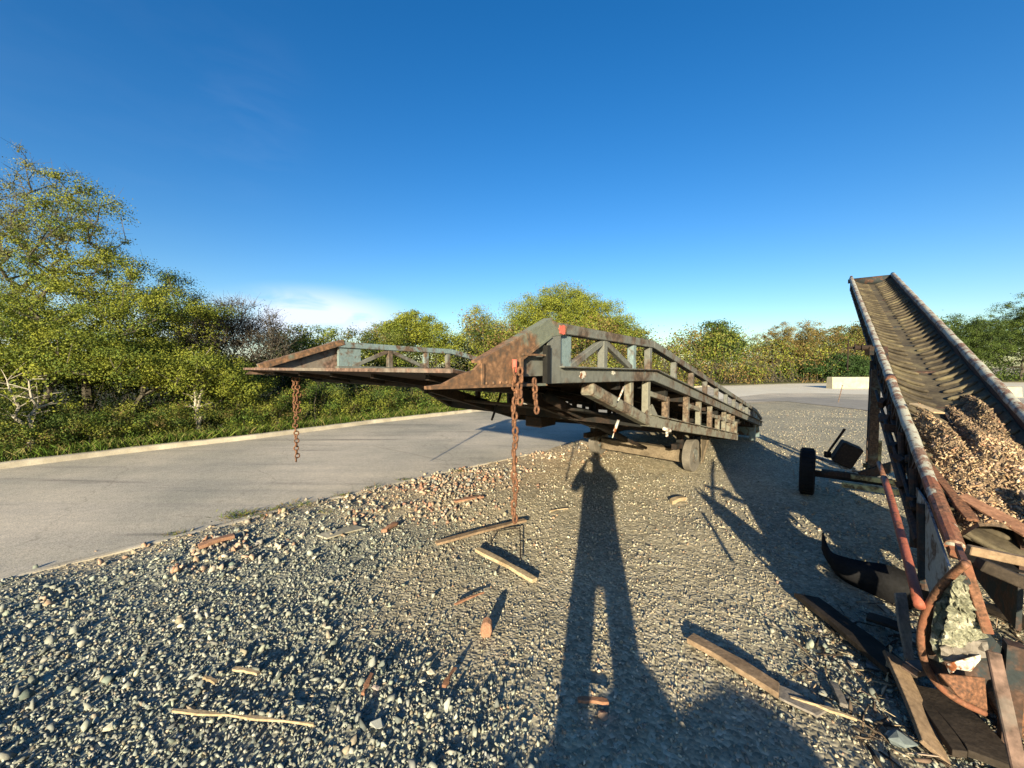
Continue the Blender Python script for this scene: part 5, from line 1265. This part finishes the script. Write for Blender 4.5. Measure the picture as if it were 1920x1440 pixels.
for sx in (-1, 1):
    hp_ = jv(sx * .11, 0, .90, .095, pel); kn = jv(sx * .14, .02, .50, .062, hp_); an = jv(sx * .17, .0, .09, .042, kn); jv(sx * .18, .14, .04, .036, an)
    sh_ = jv(sx * .19, 0, 1.44, .062, chs); el = jv(sx * .275, .12, 1.27, .046, sh_); wr = jv(sx * .11, .315, 1.535, .029, el)
    pm = jv(sx * .09, .345, 1.575, (.032, .018), wr)
    for fi in range(4):
        z0 = 1.58 + fi * .0; a = jv(sx * (.088 - .006 * fi), .352, 1.585 + .012 * (fi - 1.5), .009, pm); b_ = jv(sx * (.082), .372 - .004 * fi, 1.590 + .017 * (fi - 1.5), .0085, a); jv(sx * .07, .374 - .004 * fi, 1.592 + .018 * (fi - 1.5), .0075, b_)
    th = jv(sx * .085, .335, 1.55, .012, pm); jv(sx * .066, .338, 1.555, .009, th)
verts = [(PB * 0 + v, r) for v, r in Bv]
body = skin_obj("body", verts, Be, M['skin'], per)
cv_ = [(V(0, 0, .74), (.215, .14)), (V(0, 0, .92), (.215, .14)), (V(0, 0, 1.15), (.195, .14)), (V(0, 0, 1.34), (.19, .14)), (V(0, .0, 1.47), (.10, .085))]; ce = [(0, 1), (1, 2), (2, 3), (3, 4)]
for sx in (-1, 1):
    i = len(cv_); cv_ += [(V(sx * .19, 0, 1.44), .08), (V(sx * .28, .12, 1.27), .066), (V(sx * .135, .285, 1.50), .045)]; ce += [(3, i), (i, i + 1), (i + 1, i + 2)]
skin_obj("coat", cv_, ce, M['coat'], per)
tv_ = [(V(0, 0, .93), (.16, .12))]; te = []
for sx in (-1, 1):
    i = len(tv_); tv_ += [(V(sx * .11, 0, .84), .108), (V(sx * .14, .02, .50), .08), (V(sx * .17, 0, .12), .065)]; te += [(0, i), (i, i + 1), (i + 1, i + 2)]
skin_obj("trousers", tv_, te, M['jeans'], per)
for sx in (-1, 1): skin_obj("boot", [(V(sx * .17, -.03, .10), .055), (V(sx * .172, .02, .05), .05), (V(sx * .18, .14, .04), .045), (V(sx * .18, .19, .035), .03)], [(0, 1), (1, 2), (2, 3)], M['boot'], per)
skin_obj("hair", [(V(0, -.035, 1.62), (.07, .06)), (V(0, -.022, 1.72), (.092, .088)), (V(0, .0, 1.79), (.085, .095)), (V(0, .01, 1.825), (.05, .06))], [(0, 1), (1, 2), (2, 3)], M['hair'], per)
for sx in (-1, 1):
    p = MB(); p.tube([PB + V(sx * .03, .115, 1.70), PB + V(sx * .03, .124, 1.70)], .009, 8); p.build("eye", M['white'], per)
p = MB(); p.tube([PB + V(-.022, .112, 1.64), PB + V(0, .119, 1.638), PB + V(.022, .112, 1.64)], .005, 6); p.build("mouth", M['redmark'], per)
ph = MB(); ph.box(V(0, -.028, 1.60), .15, .009, .073); tag(ph.build("phone", M['phone'], None, bevel=.003), "black phone held level in both hands of the person", "phone")
# unseen mound added behind the photographer, its ridge shaped to shade the foreground
y0 = -1.75; prof = []
for px, py in ((700, 1600), (870, 1440), (945, 1390), (985, 1303), (1003, 1372), (1035, 1310), (1100, 1303), (1190, 1180), (1238, 1248), (1258, 1288), (1300, 1262), (1345, 1240), (1400, 1262), (1470, 1312), (1530, 1296), (1580, 1288), (1600, 1345), (1640, 1440), (1700, 1600)):
    s0 = G(px, py); t = (s0.y - y0) / SUN_V.y; q = s0 - SUN_V * t; prof.append((q.x, max(q.z, .05)))
prof.sort(); px_ = np.array([a for a, b in prof]); pz_ = np.array([b for a, b in prof])
xs_ = np.linspace(px_[0] - .3, px_[-1] + .3, 90); ys_ = np.linspace(-1.1, 1.1, 40); vs = []; fs = []
rg = np.random.default_rng(3)
for x in xs_:
    for y in ys_:
        h = float(np.interp(x, px_, pz_, left=0, right=0)); pr = max(0, 1 - abs(y) / 1.1) ** .8
        vs.append((x, y0 + y, h * pr * (1 if abs(y) < .03 else float(rg.uniform(.93, 1.0))) - .03))
for i in range(89):
    for j in range(39): fs.append((i * 40 + j, (i + 1) * 40 + j, (i + 1) * 40 + j + 1, i * 40 + j + 1))
p = MB(); p.add(vs, fs); tag(p.build("shade_mound", M['gravel'], None), "unseen mound behind the photographer, shaped to cast the foreground shade", kind="structure")
